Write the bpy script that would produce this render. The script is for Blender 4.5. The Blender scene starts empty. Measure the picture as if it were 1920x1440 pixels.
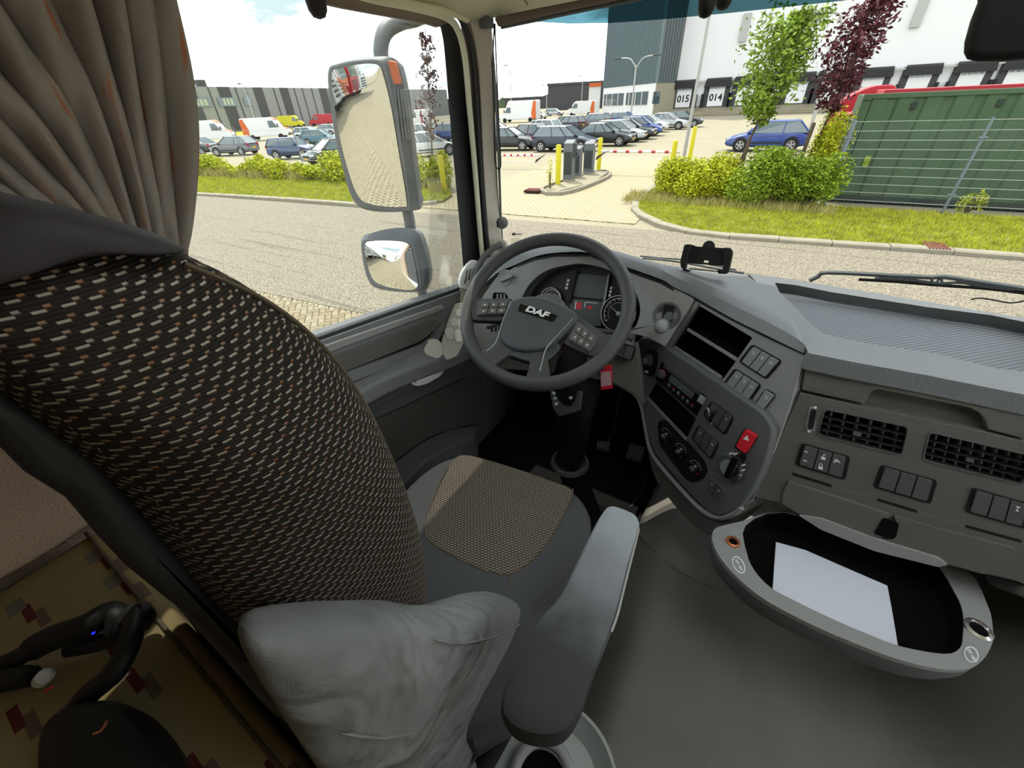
import bpy, bmesh, math, random
from mathutils import Vector as V, Matrix
from mathutils.geometry import tessellate_polygon
random.seed(7)
sc = bpy.context.scene
COL = sc.collection
G0 = -2.8                      # ground level; the eye is the origin
# ---------------------------------------------------------------- camera
FL, CX, CY = 750.0, 960.0, 720.0
_d = V((54, 1070, FL)).normalized()
_F = V((580, -555, FL)); _F = (_F - _F.dot(_d)*_d).normalized()
_R = _F.cross(-_d)
cam = bpy.data.cameras.new('camera'); cam.sensor_width = 36; cam.lens = 36*FL/1920; cam.clip_start = .01; cam.clip_end = 2000
camo = bpy.data.objects.new('camera', cam); COL.objects.link(camo)
camo.matrix_world = Matrix(((_R.x, -_R.y, -_R.z, 0), (_F.x, -_F.y, -_F.z, 0), (-_d.x, _d.y, _d.z, 0), (0, 0, 0, 1)))
sc.camera = camo
sc.view_settings.view_transform = 'Standard'; sc.view_settings.look = 'None'
sc.view_settings.gamma = 1; sc.view_settings.use_curve_mapping = False
sc.view_settings.exposure = 0.5
# ---------------------------------------------------------------- sky
w = bpy.data.worlds.new('sky'); sc.world = w; w.use_nodes = True
nt = w.node_tree; nt.nodes.clear()
def N(nt, t, **k):
    n = nt.nodes.new(t)
    for a, b in k.items():
        if a.startswith('i_'): n.inputs[a[2:].replace('_', ' ')].default_value = b
        elif a[:1] == 'n' and a[1:].isdigit(): n.inputs[int(a[1:])].default_value = b
        else: setattr(n, a, b)
    return n
tc = N(nt, 'ShaderNodeTexCoord'); mp = N(nt, 'ShaderNodeMapping'); mp.inputs['Scale'].default_value = (1, 1, 3.2)
nz = N(nt, 'ShaderNodeTexNoise', i_Scale=3.1, i_Detail=6.0, i_Roughness=.55)
cr = N(nt, 'ShaderNodeValToRGB')
cr.color_ramp.elements[0].position = .385; cr.color_ramp.elements[0].color = (.26, .32, .33, 1)
cr.color_ramp.elements[1].position = .475; cr.color_ramp.elements[1].color = (.93, .97, 1.0, 1)
bg = N(nt, 'ShaderNodeBackground', i_Strength=2.2); wo = N(nt, 'ShaderNodeOutputWorld')
L = nt.links.new
L(tc.outputs['Generated'], mp.inputs[0]); L(mp.outputs[0], nz.inputs['Vector']); L(nz.outputs[0], cr.inputs[0])
L(cr.outputs[0], bg.inputs[0]); L(bg.outputs[0], wo.inputs[0])
sun = bpy.data.lights.new('sun', 'SUN'); sun.energy = 4.0; sun.angle = .009; sun.color = (1, .94, .82)
so = bpy.data.objects.new('sun', sun); COL.objects.link(so)
SUNDIR = V((-.42, .42, 1.0)).normalized()
so.rotation_euler = SUNDIR.to_track_quat('Z', 'Y').to_euler(); so.location = (0, 0, 30)
# ---------------------------------------------------------------- pixels of the photo to points of the place
def ray(px, py):
    v = V((px-CX, py-CY, FL)); return V((v.dot(_R), v.dot(_F), -v.dot(_d)))
def onx(px, py, x): r = ray(px, py); return r*(x/r.x)
def ony(px, py, y): r = ray(px, py); return r*(y/r.y)
def onz(px, py, z): r = ray(px, py); return r*(z/r.z)
def onp(px, py, pl): r = ray(px, py); return r*(pl[0].dot(pl[1])/r.dot(pl[1]))
def gr(px, py): return onz(px, py, G0)
# ---------------------------------------------------------------- materials
def expr(nt, op, a, b=None, c=None):
    n = nt.nodes.new('ShaderNodeMath'); n.operation = op
    for i, q in enumerate((a, b, c)):
        if q is None: continue
        if isinstance(q, (int, float)): n.inputs[i].default_value = q
        else: nt.links.new(q, n.inputs[i])
    return n.outputs[0]
MG = 1.0
def hexc(h):
    return tuple(min(.85, x*MG) for x in hexl(h)[:3])+(1,)
def hexl(h):
    c = [int(h[i:i+2], 16)/255 for i in (0, 2, 4)]
    return tuple((x/12.92 if x <= .04045 else ((x+.055)/1.055)**2.4) for x in c)+(1,)
MATS = {}
def mat(name, col, rough=.6, metal=0., spec=.4, bump=0., bscale=300., var=0., vscale=8., emit=None, col2=None, coat=0.):
    if name in MATS: return MATS[name]
    m = bpy.data.materials.new(name); m.use_nodes = True; nt = m.node_tree; b = nt.nodes['Principled BSDF']
    c = hexc(col) if isinstance(col, str) else col
    b.inputs['Base Color'].default_value = c; b.inputs['Roughness'].default_value = rough
    b.inputs['Metallic'].default_value = metal; b.inputs['Specular IOR Level'].default_value = spec
    b.inputs['Coat Weight'].default_value = coat
    tc = nt.nodes.new('ShaderNodeTexCoord')
    if var or col2:
        n = N(nt, 'ShaderNodeTexNoise', i_Scale=vscale, i_Detail=5.0); nt.links.new(tc.outputs['Object'], n.inputs['Vector'])
        mx = nt.nodes.new('ShaderNodeMix'); mx.data_type = 'RGBA'
        c2 = hexc(col2) if col2 else tuple(min(1, x*(1+var)) for x in c[:3])+(1,)
        c1 = c if col2 else tuple(x*(1-var) for x in c[:3])+(1,)
        mx.inputs[6].default_value = c1; mx.inputs[7].default_value = c2
        r = nt.nodes.new('ShaderNodeMapRange'); r.inputs[1].default_value = .35; r.inputs[2].default_value = .65
        nt.links.new(n.outputs[0], r.inputs[0]); nt.links.new(r.outputs[0], mx.inputs[0]); nt.links.new(mx.outputs[2], b.inputs['Base Color'])
    if bump:
        n = N(nt, 'ShaderNodeTexNoise', i_Scale=bscale, i_Detail=3.0); nt.links.new(tc.outputs['Object'], n.inputs['Vector'])
        bp = N(nt, 'ShaderNodeBump', i_Strength=bump, i_Distance=.002); nt.links.new(n.outputs[0], bp.inputs['Height']); nt.links.new(bp.outputs[0], b.inputs['Normal'])
    if emit: b.inputs['Emission Color'].default_value = hexc(emit); b.inputs['Emission Strength'].default_value = 1
    MATS[name] = m; return m
def glassmat(name, tint, gloss=.06):
    m = bpy.data.materials.new(name); m.use_nodes = True; nt = m.node_tree; nt.nodes.clear()
    t = N(nt, 'ShaderNodeBsdfTransparent'); t.inputs[0].default_value = tint
    g = N(nt, 'ShaderNodeBsdfGlossy', i_Roughness=.0); mx = N(nt, 'ShaderNodeMixShader'); o = N(nt, 'ShaderNodeOutputMaterial')
    fr = N(nt, 'ShaderNodeFresnel', i_IOR=1.35); f2 = expr(nt, 'MULTIPLY', fr.outputs[0], gloss/.06*.6)
    nt.links.new(f2, mx.inputs[0]); nt.links.new(t.outputs[0], mx.inputs[1]); nt.links.new(g.outputs[0], mx.inputs[2]); nt.links.new(mx.outputs[0], o.inputs[0])
    MATS[name] = m; return m
def weave(name, dark, light, knot, w_, h_, uvscale=1., sheen=.0):
    """woven cloth: rows of light stitches on a dark ground; reads the UV map in metres"""
    m = bpy.data.materials.new(name); m.use_nodes = True; nt = m.node_tree; b = nt.nodes['Principled BSDF']; Lk = nt.links.new
    b.inputs['Roughness'].default_value = .9; b.inputs['Specular IOR Level'].default_value = .15
    uv = nt.nodes.new('ShaderNodeUVMap'); sp = nt.nodes.new('ShaderNodeSeparateXYZ'); Lk(uv.outputs[0], sp.inputs[0])
    u = expr(nt, 'DIVIDE', sp.outputs[0], w_); v = expr(nt, 'DIVIDE', sp.outputs[1], h_)
    row = expr(nt, 'FLOOR', v); u2 = expr(nt, 'ADD', u, expr(nt, 'MULTIPLY', row, .37))
    fu = expr(nt, 'FRACT', u2); fv = expr(nt, 'FRACT', v); cu = expr(nt, 'FLOOR', u2)
    # a stitch climbs one step half way
    vv = expr(nt, 'SUBTRACT', fv, expr(nt, 'MULTIPLY', expr(nt, 'GREATER_THAN', fu, .5), .28))
    a = expr(nt, 'SMOOTH_MIN', expr(nt, 'SUBTRACT', vv, .22), expr(nt, 'SUBTRACT', .56, vv), .05)
    a = expr(nt, 'MINIMUM', a, expr(nt, 'MULTIPLY', expr(nt, 'SUBTRACT', .78, fu), 1.2))
    mask = expr(nt, 'MINIMUM', expr(nt, 'MAXIMUM', expr(nt, 'MULTIPLY', a, 12.), 0.), 1.)
    wn = nt.nodes.new('ShaderNodeTexWhiteNoise'); wn.noise_dimensions = '2D'
    cb = nt.nodes.new('ShaderNodeCombineXYZ'); Lk(cu, cb.inputs[0]); Lk(row, cb.inputs[1]); Lk(cb.outputs[0], wn.inputs[0])
    k = expr(nt, 'GREATER_THAN', expr(nt, 'SUBTRACT', fu, .46), 0.)
    mk = nt.nodes.new('ShaderNodeMix'); mk.data_type = 'RGBA'; mk.inputs[6].default_value = hexc(light); mk.inputs[7].default_value = hexc(knot)
    Lk(expr(nt, 'MULTIPLY', k, wn.outputs[0]), mk.inputs[0])
    mx = nt.nodes.new('ShaderNodeMix'); mx.data_type = 'RGBA'; mx.inputs[6].default_value = hexc(dark); Lk(mk.outputs[2], mx.inputs[7]); Lk(mask, mx.inputs[0])
    # dark ground ribbed
    rb = expr(nt, 'ADD', .8, expr(nt, 'MULTIPLY', expr(nt, 'SINE', expr(nt, 'MULTIPLY', v, 18.85)), .2))
    ml = nt.nodes.new('ShaderNodeMix'); ml.data_type = 'RGBA'; ml.blend_type = 'MULTIPLY'; ml.inputs[0].default_value = 1.
    Lk(mx.outputs[2], ml.inputs[6]); Lk(rb, ml.inputs[7]); Lk(ml.outputs[2], b.inputs['Base Color'])
    bp = N(nt, 'ShaderNodeBump', i_Strength=.9, i_Distance=.0015); Lk(expr(nt, 'ADD', mask, expr(nt, 'MULTIPLY', rb, .8)), bp.inputs['Height']); Lk(bp.outputs[0], b.inputs['Normal'])
    MATS[name] = m; return m
# ---------------------------------------------------------------- meshes
OFF = {}
class MB:
    def __init__(s): s.v = []; s.f = []; s.m = []; s.uv = {}
    def add(s, vs, fs, mi=0, uvs=None):
        o = len(s.v); s.v += [V(p) for p in vs]
        for k, f in enumerate(fs):
            if uvs: s.uv[len(s.f)] = [uvs[i] for i in f]
            s.f.append([i+o for i in f]); s.m.append(mi)
        return s
    def box(s, c, d, rot=None, mi=0):
        c = V(c); h = V(d)/2; R = rot or Matrix.Identity(3)
        vs = [c+R @ V((x*h.x, y*h.y, z*h.z)) for x in (-1, 1) for y in (-1, 1) for z in (-1, 1)]
        return s.add(vs, [(0, 1, 3, 2), (4, 6, 7, 5), (0, 4, 5, 1), (2, 3, 7, 6), (0, 2, 6, 4), (1, 5, 7, 3)], mi)
    def prism(s, pts, vec, mi=0):
        n = len(pts); vec = V(vec); pts = [V(p) for p in pts]
        return s.add(pts+[p+vec for p in pts], [list(range(n))[::-1], [i+n for i in range(n)]]+[(i, (i+1) % n, (i+1) % n+n, i+n) for i in range(n)], mi)
    def holed(s, outer, holes, vec, mi=0):
        vec = V(vec); loops = [[V(p) for p in outer]]+[[V(p) for p in h] for h in holes]
        tris = tessellate_polygon(loops); pts = [p for l in loops for p in l]; n = len(pts)
        fs = [tuple(t) for t in tris]+[tuple(i+n for i in t[::-1]) for t in tris]; o = 0
        for l in loops:
            k = len(l); fs += [(o+i, o+(i+1) % k, o+(i+1) % k+n, o+i+n) for i in range(k)]; o += k
        return s.add(pts+[p+vec for p in pts], fs, mi)
    def tube(s, path, r, seg=10, closed=False, mi=0, cap=True):
        path = [V(p) for p in path]; n = len(path); rings = []; up = None
        for i, p in enumerate(path):
            a = path[(i-1) % n] if closed or i > 0 else p; b = path[(i+1) % n] if closed or i < n-1 else p
            t = (b-a).normalized()
            if up is None: up = t.orthogonal().normalized()
            up = (up-up.dot(t)*t).normalized(); q = t.cross(up); rr = r[i] if isinstance(r, (list, tuple)) else r
            rings.append([p+(up*math.cos(2*math.pi*k/seg)+q*math.sin(2*math.pi*k/seg))*rr for k in range(seg)])
        return s.loft(rings, True, closed, mi, cap and not closed)
    def loft(s, rings, around=True, closed=False, mi=0, cap=True):
        n = len(rings[0]); m = len(rings); vs = [p for r in rings for p in r]; fs = []
        for i in range(m if closed else m-1):
            j = (i+1) % m
            for k in range(n if around else n-1):
                k2 = (k+1) % n; fs.append((i*n+k, i*n+k2, j*n+k2, j*n+k))
        if cap and around: fs += [list(range(n))[::-1], [(m-1)*n+k for k in range(n)]]
        return s.add(vs, fs, mi)
    def cyl(s, a, b, r, r2=None, seg=20, mi=0): return s.tube([a, b], [r, r if r2 is None else r2], seg, mi=mi)
    def lathe(s, c, ax, prof, seg=24, mi=0, cap=True):
        c = V(c); ax = V(ax).normalized(); u = ax.orthogonal().normalized(); q = ax.cross(u)
        return s.loft([[c+ax*h+(u*math.cos(2*math.pi*k/seg)+q*math.sin(2*math.pi*k/seg))*r for k in range(seg)] for r, h in prof], True, False, mi, cap)
    def build(s, name, mats, parent=None, bevel=0, seg=2, smooth=False, sub=0, solid=0, flip=False, stuff=False, ang=40, label=None):
        me = bpy.data.meshes.new(name)
        off = OFF.get(parent.name, V((0, 0, 0))) if parent else sum(s.v, V((0, 0, 0)))/max(1, len(s.v))
        me.from_pydata([p-off for p in s.v], [], s.f)
        if not isinstance(mats, (list, tuple)): mats = [mats]
        for m in mats: me.materials.append(MATS[m] if isinstance(m, str) else m)
        if len(mats) > 1:
            for p, i in zip(me.polygons, s.m): p.material_index = i
        if s.uv:
            ul = me.uv_layers.new(name='UVMap')
            for fi, us in s.uv.items():
                for li, u in zip(me.polygons[fi].loop_indices, us): ul.data[li].uv = u
        me.validate()
        bm = bmesh.new(); bm.from_mesh(me); bmesh.ops.recalc_face_normals(bm, faces=bm.faces)
        if flip: bmesh.ops.reverse_faces(bm, faces=bm.faces)
        bm.to_mesh(me); bm.free()
        o = bpy.data.objects.new(name, me); COL.objects.link(o)
        if parent: o.parent = parent; OFF[o.name] = off
        else: o.location = off; OFF[o.name] = off
        if solid: md = o.modifiers.new('s', 'SOLIDIFY'); md.thickness = solid; md.offset = -1
        if sub: md = o.modifiers.new('u', 'SUBSURF'); md.levels = sub; md.render_levels = sub
        if bevel: md = o.modifiers.new('b', 'BEVEL'); md.width = bevel; md.segments = seg; md.limit_method = 'ANGLE'; md.angle_limit = math.radians(ang); md.harden_normals = True
        if smooth or bevel or sub:
            for p in me.polygons: p.use_smooth = True
            if not sub: 
                try: me.set_sharp_from_angle(angle=math.radians(40))
                except Exception: pass
        if stuff: o['kind'] = 'stuff'
        if label: o['label'] = label
        return o
def tag(o, label, cat, group=None, kind=None):
    o['label'] = label; o['category'] = cat
    if group: o['group'] = group
    if kind: o['kind'] = kind
    return o
def thing(name, label, cat, loc=(0, 0, 0), group=None):
    o = bpy.data.objects.new(name, None); COL.objects.link(o); o.location = loc; o.empty_display_size = .1
    OFF[o.name] = V(loc); return tag(o, label, cat, group)
def struct(o): o['kind'] = 'structure'; return o
def sroot(name, loc=(0, 0, 0)):
    o = bpy.data.objects.new(name, None); COL.objects.link(o); o.location = loc; OFF[o.name] = V(loc); o['kind'] = 'structure'; return o
def dup(src, parent=None):
    c = src.copy(); COL.objects.link(c); c.parent = parent
    for ch in src.children: dup(ch, c)
    return c
def crom(pts, n=6, closed=True):
    """smooth curve through 2-D or 3-D points"""
    m = len(pts); out = []
    P = [V(p) for p in pts]
    for i in range(m if closed else m-1):
        a, b, c, d = (P[(i-1) % m] if closed or i else P[0]), P[i], P[(i+1) % m], (P[(i+2) % m] if closed or i < m-2 else P[-1])
        for k in range(n):
            t = k/n; out.append(.5*((2*b)+(c-a)*t+(2*a-5*b+4*c-d)*t*t+(3*b-a-3*c+d)*t**3))
    if not closed: out.append(P[-1])
    return out
def rnd(pts, r, n=4):
    """round the corners of a 2-D polygon"""
    out = []; m = len(pts); P = [V(p) for p in pts]
    for i in range(m):
        p = P[i]; a = P[i-1]-p; b = P[(i+1) % m]-p; ri = r[i] if isinstance(r, (list, tuple)) else r
        if ri <= 0: out.append(p); continue
        ra = min(ri, a.length*.48, b.length*.48); A = p+a.normalized()*ra; B = p+b.normalized()*ra
        for k in range(n+1):
            t = k/n; out.append(A*(1-t)**2+p*2*t*(1-t)+B*t*t)
    return out
def offp(pl, h): return (pl[0]+pl[1]*h, pl[1])
def slab(name, px, pl, th, m, parent, holes=(), bevel=.002, r=0, h=0., build=True, label=None, seg=2):
    """plate whose outline stands on the plane pl (point, normal towards the viewer), thick th backwards, raised h"""
    pl = offp(pl, h); o = [onp(p[0], p[1], pl) for p in (rnd(px, r) if r else px)]
    hs = [[onp(p[0], p[1], pl) for p in q] for q in holes]
    b = MB()
    if hs: b.holed(o, hs, -pl[1]*th)
    else: b.prism(o, -pl[1]*th)
    return b.build(name, m, parent, bevel=bevel, label=label, seg=seg)
def pocket(name, px, pl, depth, m, parent, r=0):
    """recess: side walls and bottom, open towards the viewer"""
    o = [onp(p[0], p[1], pl) for p in (rnd(px, r) if r else px)]; n = len(o)
    b = MB(); back = [p-pl[1]*depth for p in o]
    b.add(o+back, [(i, (i+1) % n, (i+1) % n+n, i+n) for i in range(n)]+[[i+n for i in range(n)]])
    ob = b.build(name, m, parent, solid=0)
    return ob
def text(s, px, pxr, pl, size, m, parent, h=.0006, name='lettering', shear=0., bold=0., th=.0003, sx=1.):
    """flat letters standing on plane pl, starting at px, running towards pxr"""
    pl = offp(pl, h); a = onp(px[0], px[1], pl); b_ = onp(pxr[0], pxr[1], pl); u = (b_-a).normalized(); n = pl[1]; v = n.cross(u)
    cu = bpy.data.curves.new('t', 'FONT'); cu.body = s; cu.size = size; cu.extrude = th; cu.align_x = 'CENTER'; cu.align_y = 'CENTER'; cu.shear = shear; cu.offset = bold
    to = bpy.data.objects.new('t', cu); COL.objects.link(to); bpy.context.view_layer.update()
    me = bpy.data.meshes.new_from_object(to); bpy.data.objects.remove(to)
    c = (a+b_)/2; off = OFF[parent.name]
    me.transform(Matrix.Translation(c-off) @ Matrix((u*sx, v, n)).transposed().to_4x4())
    me.materials.clear(); me.materials.append(MATS[m] if isinstance(m, str) else m); me.name = name
    o = bpy.data.objects.new(name, me); COL.objects.link(o); o.parent = parent; OFF[o.name] = off; return o
# ================================================================ materials
MG = .34
mat('asphalt', 'd6cab0', .9, bump=1., bscale=45, col2='857a66', vscale=30)
am = MATS['asphalt'].node_tree; pb_ = am.nodes['Principled BSDF']; src = pb_.inputs['Base Color'].links[0].from_socket; tca = [n for n in am.nodes if n.type == 'TEX_COORD'][0]
mpa = am.nodes.new('ShaderNodeMapping'); mpa.inputs['Scale'].default_value = (.06, 2.2, 1); mpa.inputs['Rotation'].default_value = (0, 0, -.05); na_ = N(am, 'ShaderNodeTexNoise', i_Scale=2.2, i_Detail=3.); am.links.new(tca.outputs['Object'], mpa.inputs[0]); am.links.new(mpa.outputs[0], na_.inputs['Vector'])
ra_ = am.nodes.new('ShaderNodeMapRange'); ra_.inputs[1].default_value = .60; ra_.inputs[2].default_value = .66; ra_.inputs[3].default_value = 1.; ra_.inputs[4].default_value = .72; am.links.new(na_.outputs[0], ra_.inputs[0])
mm_ = am.nodes.new('ShaderNodeMix'); mm_.data_type = 'RGBA'; mm_.blend_type = 'MULTIPLY'; mm_.inputs[0].default_value = 1.; am.links.new(src, mm_.inputs[6]); am.links.new(ra_.outputs[0], mm_.inputs[7]); am.links.new(mm_.outputs[2], pb_.inputs['Base Color'])
mat('lot', 'd2c7a6', .9, bump=.3, bscale=20, var=.05, vscale=.6)
mat('paver', 'cfc0a0', .9, bump=.5, bscale=60, var=.12, vscale=3)
mat('paver_b', 'c2b08c', .9, bump=.5, bscale=60, var=.1, vscale=3)
mat('kerb', 'cfc6ac', .85, bump=.4, bscale=40, var=.08, vscale=3)
mat('soil', 'a5a04c', .95, var=.3, vscale=2)
MG = .50
mat('grass', 'd6dc48', .8, var=.25, vscale=3, spec=.1)
mat('grass_dry', 'd6cb7a', .8, var=.2, vscale=3, spec=.1)
MG = .34
mat('drain', 'a4553f', .8); mat('drain_dark', '4a2a22', .9)
MG = .45
mat('leaf_y', 'e2ea30', .6, var=.3, vscale=6, spec=.2); mat('leaf_g', 'a6c432', .6, var=.35, vscale=6, spec=.2)
mat('leaf_t', 'a3c244', .6, var=.35, vscale=3, spec=.2); mat('leaf_p', '7a4049', .6, var=.3, vscale=4, spec=.2)
MG = .34
mat('bark', '7d6a50', .9, bump=.8, bscale=40, var=.2, vscale=8)
MG = .6
mat('yellow', 'e4d800', .5); mat('cabinet', '70767a', .5); mat('cabinet_dark', '3c4144', .5)
mat('white', 'ffffff', .6); mat('whitewall', 'ffffff', .8); mat('beige', 'b0a890', .8)
mat('galv', '8f9aa2', .45, metal=.5); mat('polegrey', 'c3c3bd', .5, metal=.2)
mat('contgreen', '4c6845', .6, var=.08, vscale=1.5); mat('contgreen_dark', '2e3b2c', .7)
mat('red', 'c62433', .45); mat('redtarp', 'c93a40', .6); mat('darkred', '6d1a22', .4, coat=.5)
mat('tower', '8b9ea3', .6); mat('tower_shade', '6d6d68', .6); mat('tower_rib', '66787d', .6)
mat('bgrey', '9b9b99', .7); mat('bdark', '4b4a4c', .7); mat('winglass', '5a6b70', .12, spec=.8, coat=.6)
mat('winpale', 'b9c2a8', .3); mat('tyre', '1c1c1c', .8); mat('rim', 'c8c8c8', .35, metal=.5)
mat('orange', 'e8702a', .5); mat('yellowvan', 'e3d91e', .5); mat('plate', 'e8b830', .5)
mat('tail', 'b3141c', .3); mat('lamp', 'd9dde0', .15); mat('trees_far', '58684a', .9, var=.3, vscale=.1)
for n_, c_ in dict(car_navy='1b2740', car_black='17191c', car_silver='c9ccce', car_white='eef0ef', car_blue='2b4c9a', car_mini='2c4778', car_grey='6c7076', car_teal='2d7186', car_red='a81d24', car_wine='3a1c20', car_green='23302c').items():
    mat(n_, c_, .3, spec=.45, coat=.35)
# cab
MG = 2.0
mat('dash', '6d6e6d', .62, bump=.35, bscale=900, spec=.35); mat('dash_dark', '47494a', .5, bump=.3, bscale=900)
mat('dash_soft', '5a5d60', .5, bump=.6, bscale=260, spec=.35); mat('dash_low', '464643', .6, bump=.4, bscale=700)
mat('black', '131313', .5, spec=.3); mat('black_gloss', '0b0b0c', .18, spec=.5); mat('void', '060606', .9, spec=.1)
mat('switch', '3c3e3f', .45); mat('switch_l', '6a6d70', .4); mat('marks', 'd7d9d8', .6); mat('marks_red', 'c0303a', .6)
mat('wheel', '323334', .48, bump=.3, bscale=1200); mat('hub', '33383b', .5, bump=.5, bscale=500); mat('stitch', 'c8cac8', .7)
mat('spokegrey', '8b9092', .4, metal=.3); mat('gauge', '1c1d1e', .35); mat('gauge_ring', '85898a', .35, metal=.4); mat('screen', '4a4f50', .25)
mat('chrome', 'd0d2d2', .2, metal=.9); mat('copper', '8a5238', .4, metal=.5); mat('beige_trim', '9a958b', .6, bump=.2, bscale=400)
mat('cream', 'b9b79c', .6); mat('rubber', '26282a', .6); mat('headliner', 'b9ab92', .85, bump=.3, bscale=500)
mat('brown_blind', '574c44', .7); mat('door_grey', '57595a', .6, bump=.35, bscale=700); mat('door_light', 'a2a39c', .55)
mat('door_pale', 'c4c0ae', .5); mat('door_dark', '3a3b3d', .55, bump=.3, bscale=700)
mat('vinyl', '53514c', .42, bump=.9, bscale=420, spec=.45, var=.06, vscale=4); mat('carpet', '0d0d0d', .95, bump=1., bscale=900, spec=.05)
mat('cloth', '3a3b3d', .95, bump=.5, bscale=1400, spec=.1); mat('velour', '555655', .95, bump=.4, bscale=500, spec=.1, var=.12, vscale=9)
mat('leather_old', '4c4e50', .42, bump=.5, bscale=420, spec=.5, var=.12, vscale=30); mat('curtain', '82766e', .9, bump=.3, bscale=900, spec=.1)
mat('satin', '262325', .65, spec=.2); mat('fleece', '8d7d6f', .95, bump=1., bscale=260, spec=.05)
mat('paper', (.74, .77, .88, 1), .7); mat('keytag', 'd11f30', .45); mat('keyglass', 'b08a90', .3)
mat('bin', '7c7f7d', .45, bump=.1, bscale=300); mat('bodywhite', 'e6e6e0', .35, coat=.5); mat('hazard', 'e0202c', .35)
mat('piping', '3c3428', .8)
MG = 1.0
mv_ = MATS['velour'].node_tree; bb_ = [n for n in mv_.nodes if n.type == 'BUMP'][0]; b2_ = N(mv_, 'ShaderNodeBump', i_Strength=1., i_Distance=.03); n2_ = N(mv_, 'ShaderNodeTexNoise', i_Scale=9., i_Detail=2., i_Distortion=1.2)
tcv = [n for n in mv_.nodes if n.type == 'TEX_COORD'][0]; mv_.links.new(tcv.outputs['Object'], n2_.inputs['Vector']); mv_.links.new(n2_.outputs[0], b2_.inputs['Height']); mv_.links.new(b2_.outputs[0], bb_.inputs['Normal'])
MG = 1.7
ml_ = mat('leather', '1c1c1d', .5, bump=.5, bscale=420, spec=.4); nt = ml_.node_tree; bs = nt.nodes['Principled BSDF']; tcl = [n for n in nt.nodes if n.type == 'TEX_COORD'][0]; spl = nt.nodes.new('ShaderNodeSeparateXYZ'); nt.links.new(tcl.outputs['Object'], spl.inputs[0])
nl_ = N(nt, 'ShaderNodeTexNoise', i_Scale=14., i_Detail=5.); nt.links.new(tcl.outputs['Object'], nl_.inputs['Vector'])
gl_ = nt.nodes.new('ShaderNodeMapRange'); gl_.inputs[1].default_value = -.03; gl_.inputs[2].default_value = .20; nt.links.new(expr(nt, 'ADD', spl.outputs[1], expr(nt, 'MULTIPLY', expr(nt, 'SUBTRACT', nl_.outputs[0], .5), .16)), gl_.inputs[0])
mxl = nt.nodes.new('ShaderNodeMix'); mxl.data_type = 'RGBA'; mxl.inputs[6].default_value = hexc('242425'); mxl.inputs[7].default_value = hexc('6e7276'); nt.links.new(gl_.outputs[0], mxl.inputs[0]); nt.links.new(mxl.outputs[2], bs.inputs['Base Color'])  # paler towards the front: worn leather plus sky sheen put into the colour
nt.links.new(expr(nt, 'SUBTRACT', .72, expr(nt, 'MULTIPLY', gl_.outputs[0], .34)), bs.inputs['Roughness'])
MG = 1.0
weave('weave_big', '2f2a26', 'a8a092', '9a6a48', .0112, .0066)
MG = 1.5
weave('weave_fine', '4a4640', 'b8b0a0', 'a08060', .0085, .0055)
MG = .5
glassmat('glass', (.97, .99, .98, 1)); glassmat('glass_tint', (.06, .15, .18, 1), .08)
def frost():
    m = bpy.data.materials.new('frosted'); m.use_nodes = True; nt = m.node_tree; nt.nodes.clear(); t = N(nt, 'ShaderNodeBsdfTranslucent'); t.inputs[0].default_value = (.92, .95, .97, 1); o = N(nt, 'ShaderNodeOutputMaterial'); nt.links.new(t.outputs[0], o.inputs[0]); MATS['frosted'] = m
frost()
def mirrormat():
    m = bpy.data.materials.new('mirror'); m.use_nodes = True; b = m.node_tree.nodes['Principled BSDF']
    b.inputs['Base Color'].default_value = (.85, .87, .86, 1); b.inputs['Metallic'].default_value = 1; b.inputs['Roughness'].default_value = .0; MATS['mirror'] = m
mirrormat()
def brickmat(name, c1, c2, mortar, bw, bh, rot=0.):
    m = bpy.data.materials.new(name); m.use_nodes = True; nt = m.node_tree; b = nt.nodes['Principled BSDF']; b.inputs['Roughness'].default_value = .9
    tc = nt.nodes.new('ShaderNodeTexCoord'); mp = nt.nodes.new('ShaderNodeMapping'); mp.inputs['Rotation'].default_value = (0, 0, rot)
    br = N(nt, 'ShaderNodeTexBrick'); br.inputs['Scale'].default_value = 1.; br.inputs['Brick Width'].default_value = bw; br.inputs['Row Height'].default_value = bh
    br.inputs['Mortar Size'].default_value = .012; br.inputs['Color1'].default_value = hexc(c1); br.inputs['Color2'].default_value = hexc(c2); br.inputs['Mortar'].default_value = hexc(mortar)
    nt.links.new(tc.outputs['Object'], mp.inputs[0]); nt.links.new(mp.outputs[0], br.inputs[0]); nt.links.new(br.outputs[0], b.inputs['Base Color']); MATS[name] = m
brickmat('brick_drive', 'd6cba8', 'cabb92', '857655', .21, .105, .1)
brickmat('brick_far', 'c9bb9b', 'b5a684', '4a4234', .21, .105, .8)
MG = 1.6
def stripemat(name, c1, c2, period, frac, axis=0):
    m = bpy.data.materials.new(name); m.use_nodes = True; nt = m.node_tree; b = nt.nodes['Principled BSDF']; b.inputs['Roughness'].default_value = .6
    uv = nt.nodes.new('ShaderNodeUVMap'); sp = nt.nodes.new('ShaderNodeSeparateXYZ'); nt.links.new(uv.outputs[0], sp.inputs[0])
    g = expr(nt, 'GREATER_THAN', expr(nt, 'FRACT', expr(nt, 'DIVIDE', sp.outputs[axis], period)), frac)
    mx = nt.nodes.new('ShaderNodeMix'); mx.data_type = 'RGBA'; mx.inputs[6].default_value = hexc(c1); mx.inputs[7].default_value = hexc(c2); nt.links.new(g, mx.inputs[0]); nt.links.new(mx.outputs[2], b.inputs['Base Color']); MATS[name] = m
MG = .95
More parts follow.
